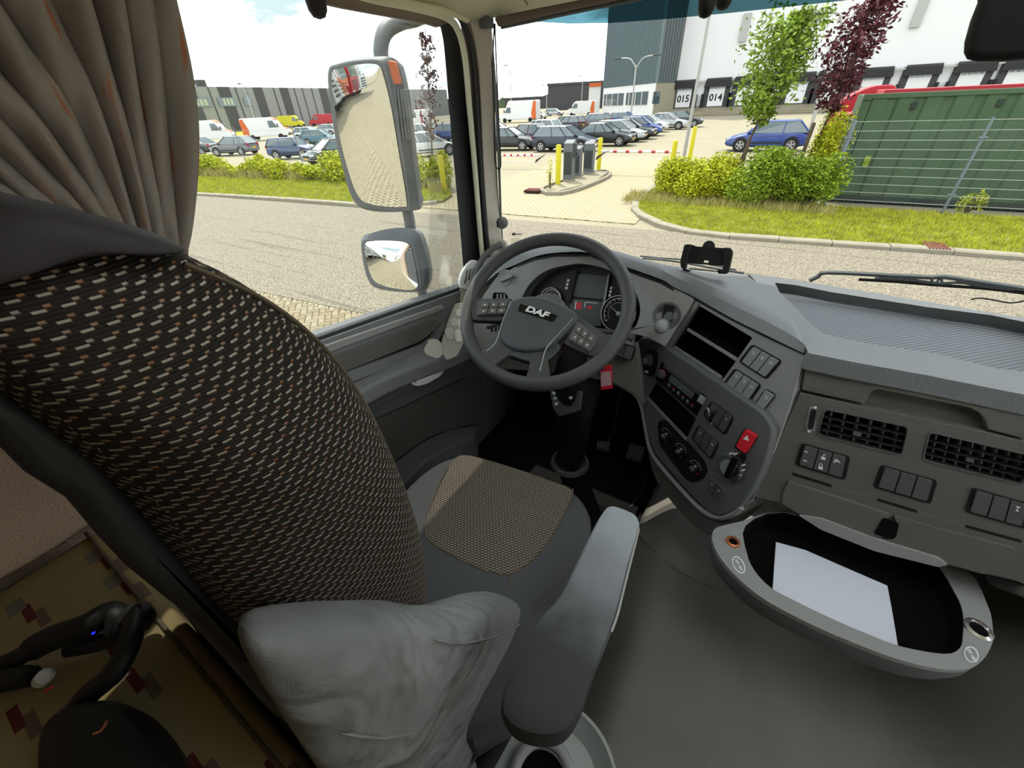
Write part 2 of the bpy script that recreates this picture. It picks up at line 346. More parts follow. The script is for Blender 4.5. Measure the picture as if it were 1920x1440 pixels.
def bunkmat():
    m = bpy.data.materials.new('bunk_cloth'); m.use_nodes = True; nt = m.node_tree; b = nt.nodes['Principled BSDF']; b.inputs['Roughness'].default_value = .95; b.inputs['Specular IOR Level'].default_value = .1
    tc = nt.nodes.new('ShaderNodeTexCoord'); sp = nt.nodes.new('ShaderNodeSeparateXYZ'); nt.links.new(tc.outputs['Object'], sp.inputs[0])
    col = None; prev = hexc('8f7f5c')
    for (du, dv, w1, h1, th, c) in ((0, 0, .5, .26, .36, '6b5a4e'), (.31, .17, .5, .22, .36, '5e2f2a'), (.62, .43, .38, .40, .28, '6f6c60')):
        u = expr(nt, 'ADD', expr(nt, 'DIVIDE', sp.outputs[0], .085), du); v = expr(nt, 'ADD', expr(nt, 'DIVIDE', sp.outputs[1], .05), dv)
        cb = nt.nodes.new('ShaderNodeCombineXYZ'); nt.links.new(expr(nt, 'FLOOR', u), cb.inputs[0]); nt.links.new(expr(nt, 'FLOOR', v), cb.inputs[1])
        wn = nt.nodes.new('ShaderNodeTexWhiteNoise'); wn.noise_dimensions = '2D'; nt.links.new(cb.outputs[0], wn.inputs[0])
        k = expr(nt, 'MULTIPLY', expr(nt, 'MULTIPLY', expr(nt, 'LESS_THAN', expr(nt, 'FRACT', u), w1), expr(nt, 'LESS_THAN', expr(nt, 'FRACT', v), h1)), expr(nt, 'LESS_THAN', wn.outputs[0], th+.14))
        mx = nt.nodes.new('ShaderNodeMix'); mx.data_type = 'RGBA'; mx.inputs[7].default_value = hexc(c)
        if col is None: mx.inputs[6].default_value = prev
        else: nt.links.new(col, mx.inputs[6])
        nt.links.new(k, mx.inputs[0]); col = mx.outputs[2]
    nt.links.new(col, b.inputs['Base Color']); MATS['bunk_cloth'] = m
bunkmat()
MG = 1.5
MG = 1.5
# ================================================================ outside: ground
def flat(name, pts, z, m, th=.05):
    b = MB(); b.prism([V((p[0], p[1], z-th)) for p in pts], V((0, 0, th))); o = b.build(name, m); struct(o); return o
flat('ground', [(-700, -80), (250, -80), (250, 700), (-700, 700)], G0-.04, 'lot')
a, b_ = gr(470, 543), gr(720, 595); nd = (b_-a).normalized(); na, nb = a-nd*60, a+nd*50
c, d = gr(360, 366), gr(1760, 472); fd = (d-c).normalized(); fa, fb = c-fd*60, d+fd*20
flat('road', [na, nb, fb, fa], G0, 'asphalt')
flat('driveway', [(-11.2, 10.9), (-3.3, 11.4), (-4.3, 26), (-11.5, 26)], G0-.015, 'brick_drive')
pave = sroot('pavement', (-7, 3, G0))
struct_base = MB().prism([V((p[0], p[1], G0-.06)) for p in (na, nb, (45, -70, 0), (-65, -70, 0))], V((0, 0, .05))).build('paving_bed', 'brick_far', pave)
W = .105; n_b = 0; brick_me = {}
rot = math.atan2(nd.y, nd.x)+math.radians(45); ca, sa = math.cos(rot), math.sin(rot)
for j in range(-40, 90):
    for k in range(-30, 30):
        for kind in (0, 1):
            i0 = j+4*k+(0 if kind == 0 else 3)
            lx, ly = (i0+(1 if kind == 0 else .5))*W, (j+(.5 if kind == 0 else 1))*W
            x, y = -7.3+lx*ca-ly*sa, 3.2+lx*sa+ly*ca
            rel = V((x, y, G0))-a; along = rel.x*nd.x+rel.y*nd.y; side = -rel.x*nd.y+rel.y*nd.x
            if side > -.08 or not (-9.2 < x < -5.2) or side < -1.12-(along)*.02 or n_b > 296: continue
            q = ray(0, 0)
            if y < 2.75+(-5.2-x)*.0: continue
            v = random.choice((0, 1, 2, 3)); key = (kind, v)
            if key not in brick_me:
                bb = MB(); hx, hy = (W-.004, W/2-.004) if kind == 0 else (W/2-.004, W-.004)
                top = [V((sx*(hx-.006), sy*(hy-.006), .012)) for sx, sy in ((-1, -1), (1, -1), (1, 1), (-1, 1))]
                mid = [V((sx*hx, sy*hy, .004)) for sx, sy in ((-1, -1), (1, -1), (1, 1), (-1, 1))]
                bot = [V((p.x, p.y, -.04)) for p in mid]
                bb.loft([bot, mid, top]); me0 = bb.build('brick', ('paver', 'paver_b', 'paver', 'paver_b')[v]); brick_me[key] = me0.data
                bpy.data.objects.remove(me0)
            o = bpy.data.objects.new('brick', brick_me[key]); COL.objects.link(o); o.parent = pave
            o.location = V((x, y, G0-.008+random.uniform(-.002, .002)))-V((-7, 3, G0)); o.rotation_euler = (random.uniform(-.01, .01), random.uniform(-.01, .01), rot); n_b += 1
# kerbs, stone by stone
def kerb(name, path, wd=.22, h=.09, ln=1.0, m='kerb', side=1):
    root = sroot(name, path[0]); pts = [V(p) for p in path]; seg = 0; pos = 0.
    tot = [0.]
    for i in range(len(pts)-1): tot.append(tot[-1]+(pts[i+1]-pts[i]).length)
    def at(s):
        for i in range(len(pts)-1):
            if s <= tot[i+1] or i == len(pts)-2: return pts[i].lerp(pts[i+1], (s-tot[i])/max(1e-6, tot[i+1]-tot[i]))
    k = 0
    while pos+ln*.5 < tot[-1] and k < 290:
        p, q = at(pos+.008), at(min(pos+ln, tot[-1])-.008); t = (q-p).normalized(); nn = V((-t.y, t.x, 0))*side
        bb = MB(); z0, z1 = -.05, h+random.uniform(-.006, .006)
        rings = [[V((e.x, e.y, G0))+V((0, 0, z0)), V((e.x, e.y, G0))+V((0, 0, z1-.025)), V((e.x, e.y, G0))+nn*.03+V((0, 0, z1)), V((e.x, e.y, G0))+nn*wd+V((0, 0, z1)), V((e.x, e.y, G0))+nn*wd+V((0, 0, z0))] for e in (p, q)]
        bb.loft(rings); bb.build('kerb_stone', m, root); pos += ln; k += 1
    return root
def gp(l): return [gr(*p) for p in l]
corner = crom(gp([(1920, 489), (1760, 476), (1600, 465), (1420, 452), (1320, 444), (1250, 430), (1205, 412), (1184, 397), (1186, 380), (1204, 364), (1228, 345), (1250, 322)]), 6, False)
ext = corner[0]+fd*14
kr = kerb('kerb_right', [ext]+corner, side=-1)
kl = kerb('kerb_left', [c-fd*12]+crom(gp([(360, 366), (500, 374), (660, 386), (700, 389), (760, 388), (822, 382)]), 4, False), side=1)
kn = kerb('kerb_island', crom(gp([(1146, 326), (1142, 334), (1112, 348), (1076, 361), (1040, 367), (1016, 364), (1014, 356), (1040, 346), (1085, 333), (1125, 322)]), 3, True)+[gr(1146, 326)], wd=.12, ln=.6, side=-1, h=.12)
isl = flat('island_fill', gp([(1142, 326), (1110, 346), (1042, 364), (1020, 360), (1050, 347), (1120, 325)]), G0+.09, 'lot')
# grass verges
def verge(name, poly, z, m): b = MB(); b.prism([V((p.x, p.y, G0-.04)) for p in poly], V((0, 0, z+.04))); return struct(b.build(name, m))
gR = corner[:-1]; gRi = []
for i, p in enumerate(gR):
    t = (gR[min(i+1, len(gR)-1)]-gR[max(i-1, 0)]).normalized(); gRi.append(p+V((t.y, -t.x, 0))*.2)
e1 = gRi[0]+fd*12; back = gRi[-1]
polyR = [e1]+gRi+[back+V((2.8, -1.0, 0)), V((.9, 15.0, G0)), V((e1.x, 14.9, G0))]
verge('verge_right', polyR, .06, 'soil')
polyL = [V((-60, c.y-.6, G0)), V((c.x, c.y+.25, G0))]+[p+V((0, .25, 0)) for p in gp([(500, 374), (660, 386), (700, 389), (760, 388), (822, 382)])]+gp([(848, 368), (838, 352)])+gp([(640, 338), (500, 334), (365, 328)])+[V((-60, 11.5, G0))]
verge('verge_left', polyL, .06, 'soil')
verge('verge_far_left', gp([(330, 258), (640, 250), (640, 238), (330, 252)]), .02, 'grass')
def inpoly(x, y, P):
    r = False; j = len(P)-1
    for i in range(len(P)):
        if (P[i].y > y) != (P[j].y > y) and x < (P[j].x-P[i].x)*(y-P[i].y)/(P[j].y-P[i].y)+P[i].x: r = not r
        j = i
    return r
def blades(name, poly, n, h0, h1, m, xr, yr, label, wd=.012):
    b = MB(); k = 0
    while k < n:
        x, y = random.uniform(*xr), random.uniform(*yr)
        if not inpoly(x, y, poly): continue
        k += 1; a_ = random.uniform(0, 6.28); h = random.uniform(h0, h1); l = random.uniform(-.5, .5)*h
        dx, dy = math.cos(a_)*wd, math.sin(a_)*wd; z = G0+.055
        b.v += [V((x-dx, y-dy, z)), V((x+dx, y+dy, z)), V((x+l*.7, y+l*.5, z+h))]; q = len(b.v); b.f.append((q-3, q-2, q-1)); b.m.append(0)
    o = b.build(name, m); tag(o, label, 'grass', kind='stuff'); return o
blades('mown_grass', polyR, 42000, .04, .10, 'grass', (-5, 9), (10.5, 17), 'short yellow-green grass on the verge right of the driveway', .014)
blades('mown_grass', polyL, 26000, .04, .12, 'grass', (-34, -9), (9, 15), 'short yellow-green grass strip between the road and the left car park', .02)
blades('tall_grass', [V((-4.5, 13.7, 0)), V((1.2, 13.7, 0)), V((1.2, 14.6, 0)), V((-4.6, 15.2, 0))], 3500, .08, .26, 'grass_dry', (-4.6, 1.2), (13.6, 15.3), 'tall dry grass around the foot of the big right-hand shrubs', .012)
pl_ = gp([(848, 358), (838, 350), (640, 336), (500, 332), (365, 326)]); blades('tall_grass', pl_+[p+V((0, -1.1, 0)) for p in pl_[::-1]], 7000, .15, .55, 'grass_dry', (-34, -9), (9, 16), 'tall dry grass along the foot of the left-hand hedge', .02)
def grate(px1, px2, dep, label, m='drain'):
    p, q = gr(*px1), gr(*px2); t = (q-p).normalized(); nn = V((-t.y, t.x, 0)); ln = (q-p).length; r = thing('drain_grate', label, 'drain', p)
    z = V((0, 0, .02)); MB().prism([p+z, q+z, q+nn*dep+z, p+nn*dep+z], V((0, 0, .06))).build('frame', 'drain_dark', r)
    k = 7
    for i in range(k):
        a_ = p+t*ln*(i+.2)/k; b2 = p+t*ln*(i+.72)/k; zz = V((0, 0, .075)); MB().prism([a_+zz, b2+zz, b2+nn*dep+zz, a_+nn*dep+zz], V((0, 0, .03))).build('bar', m, r)
grate((1736, 474), (1780, 477), .5, 'red-brown cast drain grate set in the kerb under the container')
grate((664, 385), (684, 386), .4, 'small red drain grate in the left kerb behind the door mirror')
grate((982, 362), (1010, 363), .5, 'flat red drain cover in the pale paving left of the island')
# ================================================================ foliage
def leaves(mb, n, fn, s0, s1):
    for _ in range(n):
        p = fn(); s = random.uniform(s0, s1); a_ = V((random.gauss(0, 1), random.gauss(0, 1), random.gauss(0, .7))).normalized(); b2 = a_.orthogonal().normalized()
        b2 = (b2*math.cos(p.x*50)+a_.cross(b2)*math.sin(p.x*50)); o = len(mb.v)
        mb.v += [p-a_*s, p+b2*s*.45, p+a_*s, p-b2*s*.45]; mb.f.append((o, o+1, o+2, o+3)); mb.m.append(0)
def shrub(c_, rx, ry, h, n, m, label, s=(.03, .06), lumps=7, group=None):
    c_ = V(c_); r = thing('shrub', label, 'shrub', c_, group)
    L_ = [(V((random.uniform(-.7, .7)*rx, random.uniform(-.7, .7)*ry, random.uniform(.35, .8)*h)), random.uniform(.3, .5)) for _ in range(lumps)]
    def fn():
        q, k = random.choice(L_)
        dv = V((random.gauss(0, 1), random.gauss(0, 1), random.gauss(0, 1))).normalized()*random.uniform(.5, 1.08)
        p = q+V((dv.x*rx*k*1.3, dv.y*ry*k*1.3, dv.z*h*k)); p.z = min(max(p.z, .03), h*1.1); return c_+p
    b = MB(); leaves(b, n, fn, *s); b.build('foliage', m, r)
    t = MB()
    for _ in range(7):
        e = random.choice(L_)[0]; t.tube([c_+V((random.uniform(-.2, .2)*rx, 0, 0)), c_+e*.6+V((0, 0, .1)), c_+e], [.02, .012, .005], 5)
    t.build('stems', 'bark', r); return r
shrub((-3.1, 14.9, G0+.05), .95, .7, 1.08, 8500, 'leaf_y', 'low yellow-green shrub beside the driveway corner kerb', lumps=8)
shrub((-1.8, 14.8, G0+.05), .95, .7, 1.15, 9500, 'leaf_y', 'yellow-green shrub in front of the tree stake', lumps=8)
shrub((-.45, 14.7, G0+.05), 1.05, .75, 1.3, 12500, 'leaf_g', 'bright green dense shrub left of the container fence', lumps=9)
shrub((.45, 14.6, G0+.05), .7, .6, 1.25, 7500, 'leaf_g', 'bright green shrub touching the fence corner by the container', lumps=7)
shrub((.65, 15.6, G0+.3), .5, .45, 1.9, 3500, 'leaf_y', 'tall loose yellow-green shrub under the purple tree', lumps=8)
shrub((3.95, 15.1, G0+.05), .25, .15, .5, 260, 'leaf_y', 'small weed growing at the foot of the mesh fence post', (.03, .05), 4)
hl = [(372, 330, 1.2, .95), (412, 331, 1.5, 1.0), (452, 333, .8, .7), (492, 334, 1.2, 1.1), (532, 338, 1.2, .95), (575, 341, 1.1, .8), (628, 344, 1.0, 1.25), (800, 352, .9, 1.1), (836, 352, .6, 1.2)]
hn = ['yellow-green shrub at the left end of the hedge beside the curtain', 'wide yellow-green shrub, second from the curtain in the left hedge', 'small sparse shrub, third from the curtain in the left hedge', 'yellow-green shrub in the left hedge below the grey hatchback', 'yellow-green shrub in the left hedge below the blue hatchback', 'low sparse shrub in the left hedge below the turquoise car', 'tall shrub just left of the large door mirror', 'yellow-green shrub between the door mirror and yellow bollard', 'yellow-green shrub behind the yellow bollard at the left pillar']
for (x, y, r_, h), t_ in zip(hl, hn): shrub(gr(x, y), r_, .5, h, 2200, 'leaf_y', t_, (.05, .09), 6, 'shrubs of the left hedge')
shrub(gr(1031, 358)+V((0, 0, .1)), .15, .15, .9, 120, 'leaf_y', 'thin weed standing on the island beside the yellow bollard', (.03, .05), 5)
def tree(base, top, rad, m, n, label, crown0=.35, s=(.05, .09), trunk=.035):
    base, top = V(base), V(top); ax = top-base; r = thing('tree', label, 'tree', base)
    MB().tube([base, base+ax*.4+V((.05, 0, 0)), base+ax*.8, top], [trunk, trunk*.8, trunk*.4, .01], 8).build('trunk', 'bark', r)
    br = MB(); tips = []
    for i in range(26):
        t = crown0+(1-crown0)*(i/26)*.95; p = base+ax*t; rr = rad*math.sin(math.pi*min(1, (t-crown0)/(1-crown0)*.85+.15))**.7*random.uniform(.5, 1); a_ = i*2.4
        e = p+V((math.cos(a_)*rr, math.sin(a_)*rr, rr*.8)); br.tube([p, p.lerp(e, .5)+V((0, 0, .03)), e], [.012, .008, .003], 4); tips.append((p, e, rr))
    br.build('branches', 'bark', r)
    def fn():
        p, e, rr = random.choice(tips); q = p.lerp(e, random.uniform(.25, 1.08)); return q+V((random.gauss(0, 1), random.gauss(0, 1), random.gauss(0, 1)))*rr*.22
    b = MB(); leaves(b, n, fn, *s); b.build('foliage', m, r); return r
tree(ony(1372, 335, 16), ony(1508, 22, 15.6), .95, 'leaf_t', 4600, 'green young tree tied to a stake right of the light pole', .38)
tree(ony(1500, 330, 15.8), ony(1652, -8, 15.4), .72, 'leaf_p', 2300, 'purple-leaved young tree leaning over the shrubs by the green container', .40)
tree(ony(812, 335, 15.5), ony(797, 52, 15.5), .5, 'leaf_p', 620, 'sparse purple-leaved tree between the door mirror and the left pillar', .30, (.06, .1))
for x, y, h, t_ in ((1384, 332, 1.05, 'round wooden stake standing in the shrub under the green tree'), (1490, 330, 1.3, 'round wooden stake standing under the purple tree by the fence')):
    p = ony(x, y, 15.3); q = p+V((.05, 0, h)); st = MB(); st.tube([p-V((0, 0, .3)), p, q-V((0, 0, .04)), q], [.05, .05, .05, .035], 10); tag(st.build('tree_stake', 'bark', smooth=True), t_, 'stake')
# ================================================================ posts, gate, poles
def bollard(x, y, h, label):
    p = gr(x, y); b = MB(); b.lathe(p, (0, 0, 1), [(.10, 0), (.10, h-.03), (.085, h), (.02, h+.01)], 16); r = thing('bollard', label, 'bollard', p, 'yellow bollards around the gate')
    b.build('post', 'yellow', r, smooth=True); MB().lathe(p, (0, 0, 1), [(.16, 0), (.16, .03), (.1, .04)], 16).build('foot', 'kerb', r)
bollard(1046, 350, 1.45, 'yellow bollard at the near end of the island, left of the cabinets')
bollard(1122, 320, 1.35, 'yellow bollard at the far end of the island by the barrier hinge')
bollard(1256, 331, 1.3, 'yellow bollard left of the light pole beside the shrubs')
bollard(1292, 302, 1.5, 'yellow bollard just behind and right of the light pole')
bollard(834, 361, 1.3, 'yellow bollard seen beside the black left windscreen pillar')
def cabinet(p, w_, d_, h, name, label, ang):
    r = thing(name, label, 'cabinet', p); R_ = Matrix.Rotation(ang, 3, 'Z'); f = lambda x, y, z: p+R_ @ V((x, y, z))
    pr = [f(-w_/2, y, z) for y, z in ((-d_/2, 0), (d_/2, 0), (d_/2, h), (-d_/2, h*.93))]; MB().prism(pr, R_ @ V((w_, 0, 0))).build('housing', 'cabinet', r, bevel=.02)
    MB().box(f(0, -d_/2-.012, h*.45), (w_*.8, .03, h*.55), R_).build('panel', 'cabinet_dark', r, bevel=.01)
    MB().box(f(0, 0, .03), (w_*1.15, d_*1.15, .06), R_).build('plinth', 'kerb', r, bevel=.01)
    return r, f, R_
r, f, R_ = cabinet(gr(1066, 343)+V((0, 0, .09)), .38, .4, 1.45, 'card_terminal', 'tall grey card terminal next to the near yellow bollard', .15)
MB().box(f(.22, -.05, 1.1), (.14, .28, .5), R_).build('reader', 'cabinet_dark', r, bevel=.02)
MB().lathe(f(.30, -.05, .98), (1, 0, 0), [(.06, 0), (.05, .03), (.0, .035)], 12).build('button', 'black', r)
cabinet(gr(1081, 336)+V((0, 0, .09)), .34, .36, 1.15, 'card_terminal', 'grey terminal half hidden behind the tall card terminal', .1)
r, f, R_ = cabinet(gr(1103, 329)+V((0, 0, .09)), .42, .4, 1.25, 'barrier_cabinet', 'grey barrier cabinet with sloping top beside the far yellow bollard', .15)
MB().lathe(f(.22, 0, 1.1), (1, 0, 0), [(.05, 0), (.05, .05), (.0, .05)], 10).build('lock', 'white', r)
def barrier(p, q, label):
    p, q = V(p), V(q); r = thing('gate_barrier', label, 'barrier', p); t = (q-p); MB().tube([p, q], .05, 10).build('arm', 'white', r)
    for i in range(5): MB().tube([p+t*(.16+i*.165), p+t*(.16+i*.165+.05)], .053, 10).build('red_band', 'red', r)
    MB().tube([p+V((0, 0, -.25)), q+V((0, 0, -.25))], .012, 6).build('lower_rail', 'white', r)
    MB().prism([p+V((-.25, -.05, -.35)), p+V((.1, -.05, -.1)), p+V((.35, -.05, .06)), p+V((-.2, -.05, -.2))], V((0, .1, 0))).build('hinge_bracket', 'cabinet_dark', r)
barrier(ony(1128, 284, 19.6), ony(1275, 285, 19.8), 'white barrier arm with red bands across the right lane')
barrier(ony(1012, 291, 20.5), ony(935, 291, 20.2), 'white barrier arm with red bands across the left lane')
p = gr(1278, 318); pr = thing('light_pole', 'tall thin white light pole rising out of the windscreen view', 'light pole', p)
MB().tube([p, p+V((0, 0, 1.2)), p+V((0, 0, 11))], [.08, .07, .04], 14).build('mast', 'polegrey', pr, smooth=True)
MB().tube([p+V((0, 0, 10.9)), p+V((0, -1.2, 11.2))], [.04, .03], 8).build('arm', 'polegrey', pr); MB().box(p+V((0, -1.5, 11.22)), (.25, .6, .1)).build('lamp_head', 'cabinet_dark', pr, bevel=.02)
MB().lathe(p, (0, 0, 1), [(.2, 0), (.2, .03), (.12, .05)], 14).build('foot', 'galv', pr)
def ylamp(px_, Y, ztop, arm, label, tw=True):
    b0 = ony(px_[0], px_[1], Y); p = V((b0.x, Y, G0)); r = thing('street_lamp', label, 'street lamp', p)
    MB().tube([p, V((p.x, Y, ztop))], [.12, .08], 10).build('mast', 'polegrey', r); t = V((p.x, Y, ztop))
    for s in ((-1, 1) if tw else (-1,)):
        MB().tube(crom([t-V((0, 0, .3)), t+V((s*arm*.4, 0, .6)), t+V((s*arm, 0, .75))], 5, False), .07, 8).build('arm', 'polegrey', r)
        MB().box(t+V((s*(arm+.35), 0, .76)), (.9, .35, .14)).build('lamp_head', 'cabinet_dark', r, bevel=.04)
ylamp((1190, 150), 60, ony(1190, 122, 60).z, 2.0, 'double-armed white street lamp in front of the dark tower')
ylamp((1025, 180), 130, ony(1025, 165, 130).z, .8, 'thin far street lamp left of the white vans, seen above the tree line', False)
ylamp((958, 180), 90, ony(958, 130, 90).z, .6, 'tall thin far mast close to the windscreen cable', False)
ylamp((1091, 180), 110, ony(1091, 150, 110).z, .6, 'thin far mast left of the low white gatehouse', False)
ylamp((470, 200), 45, ony(463, 167, 45).z, .6, 'thin street lamp in front of the striped grey building', False)
ylamp((762, 180), 60, ony(765, 130, 60).z, .5, 'street lamp seen between the door mirror and the purple tree', False)
ylamp((1578, 60), 40, ony(1578, 50, 40).z, 1.0, 'street lamp between the green tree and purple tree tops', False)
# ================================================================ fences
def mesh_fence(p, q, h, label, nposts, step=.05, hstep=.2, back=False):
    p, q = V(p), V(q); t = (q-p).normalized(); ln = (q-p).length; r = thing('mesh_fence', label, 'fence', p)
    for i in range(nposts):
        e = p+t*ln*(i/(nposts-1) if nposts > 1 else 0); pst = MB(); pst.tube([e, e+V((0, 0, h+.08))], .03, 8); o = pst.build('post', 'galv', r)
        c2 = MB(); [c2.box(e+V((0, -.03, z)), (.16, .03, .03)) for z in (h*.25, h*.85)]; c2.build('clamp', 'galv', r)
    b = MB(); n = int(h/hstep)
    for k in range(n+1): b.box((p+q)/2+V((0, 0, .06+k*hstep)), (ln, .012, .012), Matrix.Rotation(math.atan2(t.y, t.x), 3, 'Z'))
    b.build('wire_rail', 'polegrey', r, stuff=True)
    b = MB(); m = int(ln/step)
    for k in range(m): 
        e = p+t*k*step; b.add([e-t*.0022, e+t*.0022, e+t*.0022+V((0, 0, h)), e-t*.0022+V((0, 0, h))], [(0, 1, 2, 3)])
    b.build('wire_mesh', 'galv', r, stuff=True); return r
fp = gr(1763, 405)
mesh_fence(V((fp.x-2.5, fp.y, G0)), V((fp.x+5.0, fp.y, G0)), 2.02, 'galvanised mesh fence in front of the green container', 4)
mesh_fence(V((.95, fp.y+.3, G0)), V((.85, 21.7, G0)), 2.0, 'mesh fence running away behind the shrubs left of the container', 6, .05)
f0 = gr(384, 300); f1 = gr(463, 308); ft = (f1-f0)
mesh_fence(f0-ft*2, f0+ft*3.0, 2.2, 'mesh fence between the hedge and the left car park', 6, .25, .5)
# ================================================================ container
cr_ = thing('shipping_container', 'green corrugated shipping container behind the mesh fence', 'container', (5, 16.1, G0))
X0, X1, Yc, Zt, Zb = 1.03, 13.2, 16.15, -.19, G0+.02
MB().box((X0+.1, Yc+.06, (Zt+Zb)/2), (.2, .16, Zt-Zb)).build('corner_post', 'contgreen', cr_, bevel=.01)
MB().box(((X0+X1)/2, Yc+.06, Zt-.05), (X1-X0, .14, .11)).build('top_rail', 'contgreen', cr_, bevel=.01)
MB().box(((X0+X1)/2, Yc+.06, Zb+.08), (X1-X0, .12, .16)).build('bottom_rail', 'contgreen_dark', cr_, bevel=.01)
for z in (Zt-.06, Zb+.08): MB().box((X0+.09, Yc-.01, z), (.18, .12, .13)).build('corner_casting', 'contgreen', cr_, bevel=.01)
x = X0+.22; pts = []; up = True
while x < X1-.2:
    for dx, dy in ((0, 0), (.30, 0), (.36, .045), (.50, .045), (.56, 0)): pts.append((x+dx, Yc+.02+dy))
    x += .56
b = MB(); n = len(pts)
b.add([V((px_, py_, z)) for z in (Zb+.15, Zt-.1) for px_, py_ in pts], [(i, i+1, n+i+1, n+i) for i in range(n-1)]); b.build('corrugated_side', 'contgreen', cr_)
MB().box(((X0+X1)/2, Yc+1.3, (Zt+Zb)/2), (X1-X0, 2.35, Zt-Zb-.04)).build('body', 'contgreen', cr_)
for x in (2.15, 3.75, 5.6): MB().box((x, Yc+.0, Zt-.28), (.12, .04, .16)).build('air_vent', 'contgreen_dark', cr_, bevel=.01)
b = MB(); [b.box((3.0+.065*i, Yc-.005, Zb+.085), (.03, .02, .12)) for i in range(8)]; b.build('forklift_slots', 'black', cr_)
MB().box((X0+.42+.2, Yc-.0, G0+1.05), (.14, .012, .28)).build('patch', 'leaf_g', cr_)
rr = thing('red_trailer', 'red box trailer parked behind the green container, only its rim showing', 'trailer', (6, 20, G0))
zr = ony(1700, 167, 19.3).z
MB().box((7.6, 20.5, (zr+G0+.3)/2), (11.8, 2.4, zr-G0-.3)).build('body', 'redtarp', rr, bevel=.02); MB().box((7.6, 19.28, zr-.06), (11.8, .06, .12)).build('top_rail', 'red', rr)
rc = thing('red_truck', 'red truck cab with rounded nose behind the purple tree', 'truck', (1.5, 24, G0))
MB().prism([V((x_, 22.0, z)) for x_, z in rnd([V((.6, -2.2)), V((2.3, -2.2)), V((2.3, .0)), V((1.5, .0)), V((.75, -.4)), V((.5, -1.3))], .3)], V((0, 2.3, 0))).build('cab', 'red', rc, bevel=.04)
MB().prism([V((x_, 21.97, z)) for x_, z in ((1.1, -.95), (1.7, -.95), (1.9, -.25), (1.45, -.25))], V((0, .03, 0))).build('side_window', 'white', rc)
for x in (1.2, 1.9): MB().lathe(V((x, 21.9, G0+.5)), (0, 1, 0), [(.5, 0), (.5, .3)], 18).build('wheel', 'tyre', rc)
rs = thing('red_rack', 'stack of red and white pallets-like frames beside the container end', 'rack', (1.2, 18, G0))
for k in range(7):
    z = G0+.15+k*.32; MB().box((1.02, 18.6, z), (.7, 1.6, .1)).build('deck', 'red' if k > 1 else 'white', rs, bevel=.01)
    for x in (.75, 1.3): MB().box((x, 17.9, z+.14), (.08, .1, .2)).build('upright', 'red' if k > 1 else 'white', rs)
# ================================================================ buildings
Yw = 85.
def wx(px_, py_=190, Y=Yw): return ony(px_, py_, Y).x
wh = thing('warehouse', 'huge white warehouse with a row of loading docks', 'building', (20, Yw, G0))
x0 = wx(1262)
MB().box(((x0+150)/2, Yw+15, G0+11), (150-x0, 30, 22)).build('wall', 'whitewall', wh)
MB().box(((x0+150)/2, Yw-.06, G0+.6), (150-x0, .12, 1.2)).build('base_strip', 'beige', wh)
tag(cl := MB().box(((x0+150)/2, Yw-2.2, G0+.25), (150-x0, 4.0, .5)).build('loading_platform', 'lot'), 'low pale concrete strip along the foot of the white warehouse', 'platform')
def dock(cx_, num=None):
    f = MB()
    f.prism([V((cx_+x_, Yw-.1, z+G0)) for x_, z in ((-2.0, 1.0), (1.9, 1.0), (1.9, 4.6), (-2.0, 4.6))], V((0, -.1, 0))); d_ = f.build('dock_surround', 'bdark', wh)
    MB().prism([V((cx_+x_, Yw-.25, z+G0)) for x_, z in ((-2.0, 3.9), (2.0, 3.9), (1.8, 4.8), (-1.8, 4.8))], V((0, -.5, -.25))).build('canopy', 'black', d_)
    MB().box((cx_, Yw-.26, G0+2.5), (2.3, .12, 2.8)).build('door', 'white', d_)
    for i in range(4): MB().box((cx_+(i-1.5)*.55, Yw-.34, G0+3.6), (.38, .06, .35)).build('window', 'winglass', d_)
    for s in (-1, 1): MB().box((cx_+s*2.0, Yw-.5, G0+1.9), (.3, .7, 1.8)).build('buffer', 'tyre', d_)
    if num:
        P_ = (V((cx_, Yw-.34, G0+2.3)), V((0, -1, 0))); cu = bpy.data.curves.new('t', 'FONT'); cu.body = num; cu.size = 1.3; cu.extrude = .02; cu.align_x = 'CENTER'; cu.offset = .03
        to = bpy.data.objects.new('t', cu); COL.objects.link(to); bpy.context.view_layer.update(); me = bpy.data.meshes.new_from_object(to); bpy.data.objects.remove(to)
        me.transform(Matrix.Translation(P_[0]-OFF[wh.name]-V((0, 0, .45))) @ Matrix(((1, 0, 0), (0, 0, -1), (0, 1, 0))).to_4x4()); me.materials.clear(); me.materials.append(MATS['black'])
        o = bpy.data.objects.new('lettering', me); COL.objects.link(o); o.parent = d_; OFF[o.name] = OFF[wh.name]
dock(wx(1281, 190), '015'); dock(wx(1341, 190), '014')
for px_ in (1403, 1500, 1560, 1637, 1722, 1817, 1905): dock(wx(px_, 150))
MB().box(((x0+150)/2, Yw-.4, ony(1400, 148, Yw).z), (150-x0, .3, .22)).build('gutter', 'polegrey', wh)
for px_ in (1397, 1726):
    q = ony(px_, 52 if px_ < 1500 else 20, Yw); MB().box((q.x, Yw-.2, q.z), (1.0, .3, 3.2)).build('wall_lamp', 'polegrey', wh)
TL, TM, TR = gr(1128, 217), gr(1222, 220), V((wx(1262), Yw, G0)); tz0 = ony(1128, 160, TL.y).z; tz1 = 30.
tw = thing('tower', 'tall dark ribbed tower block on a low white gatehouse', 'building', TM)
TB = TL+V((10, 25, 0)); up = lambda p, z: V((p.x, p.y, z))
gz = ony(1222, 156, TM.y).z
MB().prism([up(p, G0) for p in (TL, TM, TR, TB)], V((0, 0, gz-G0))).build('gatehouse', 'white', tw)
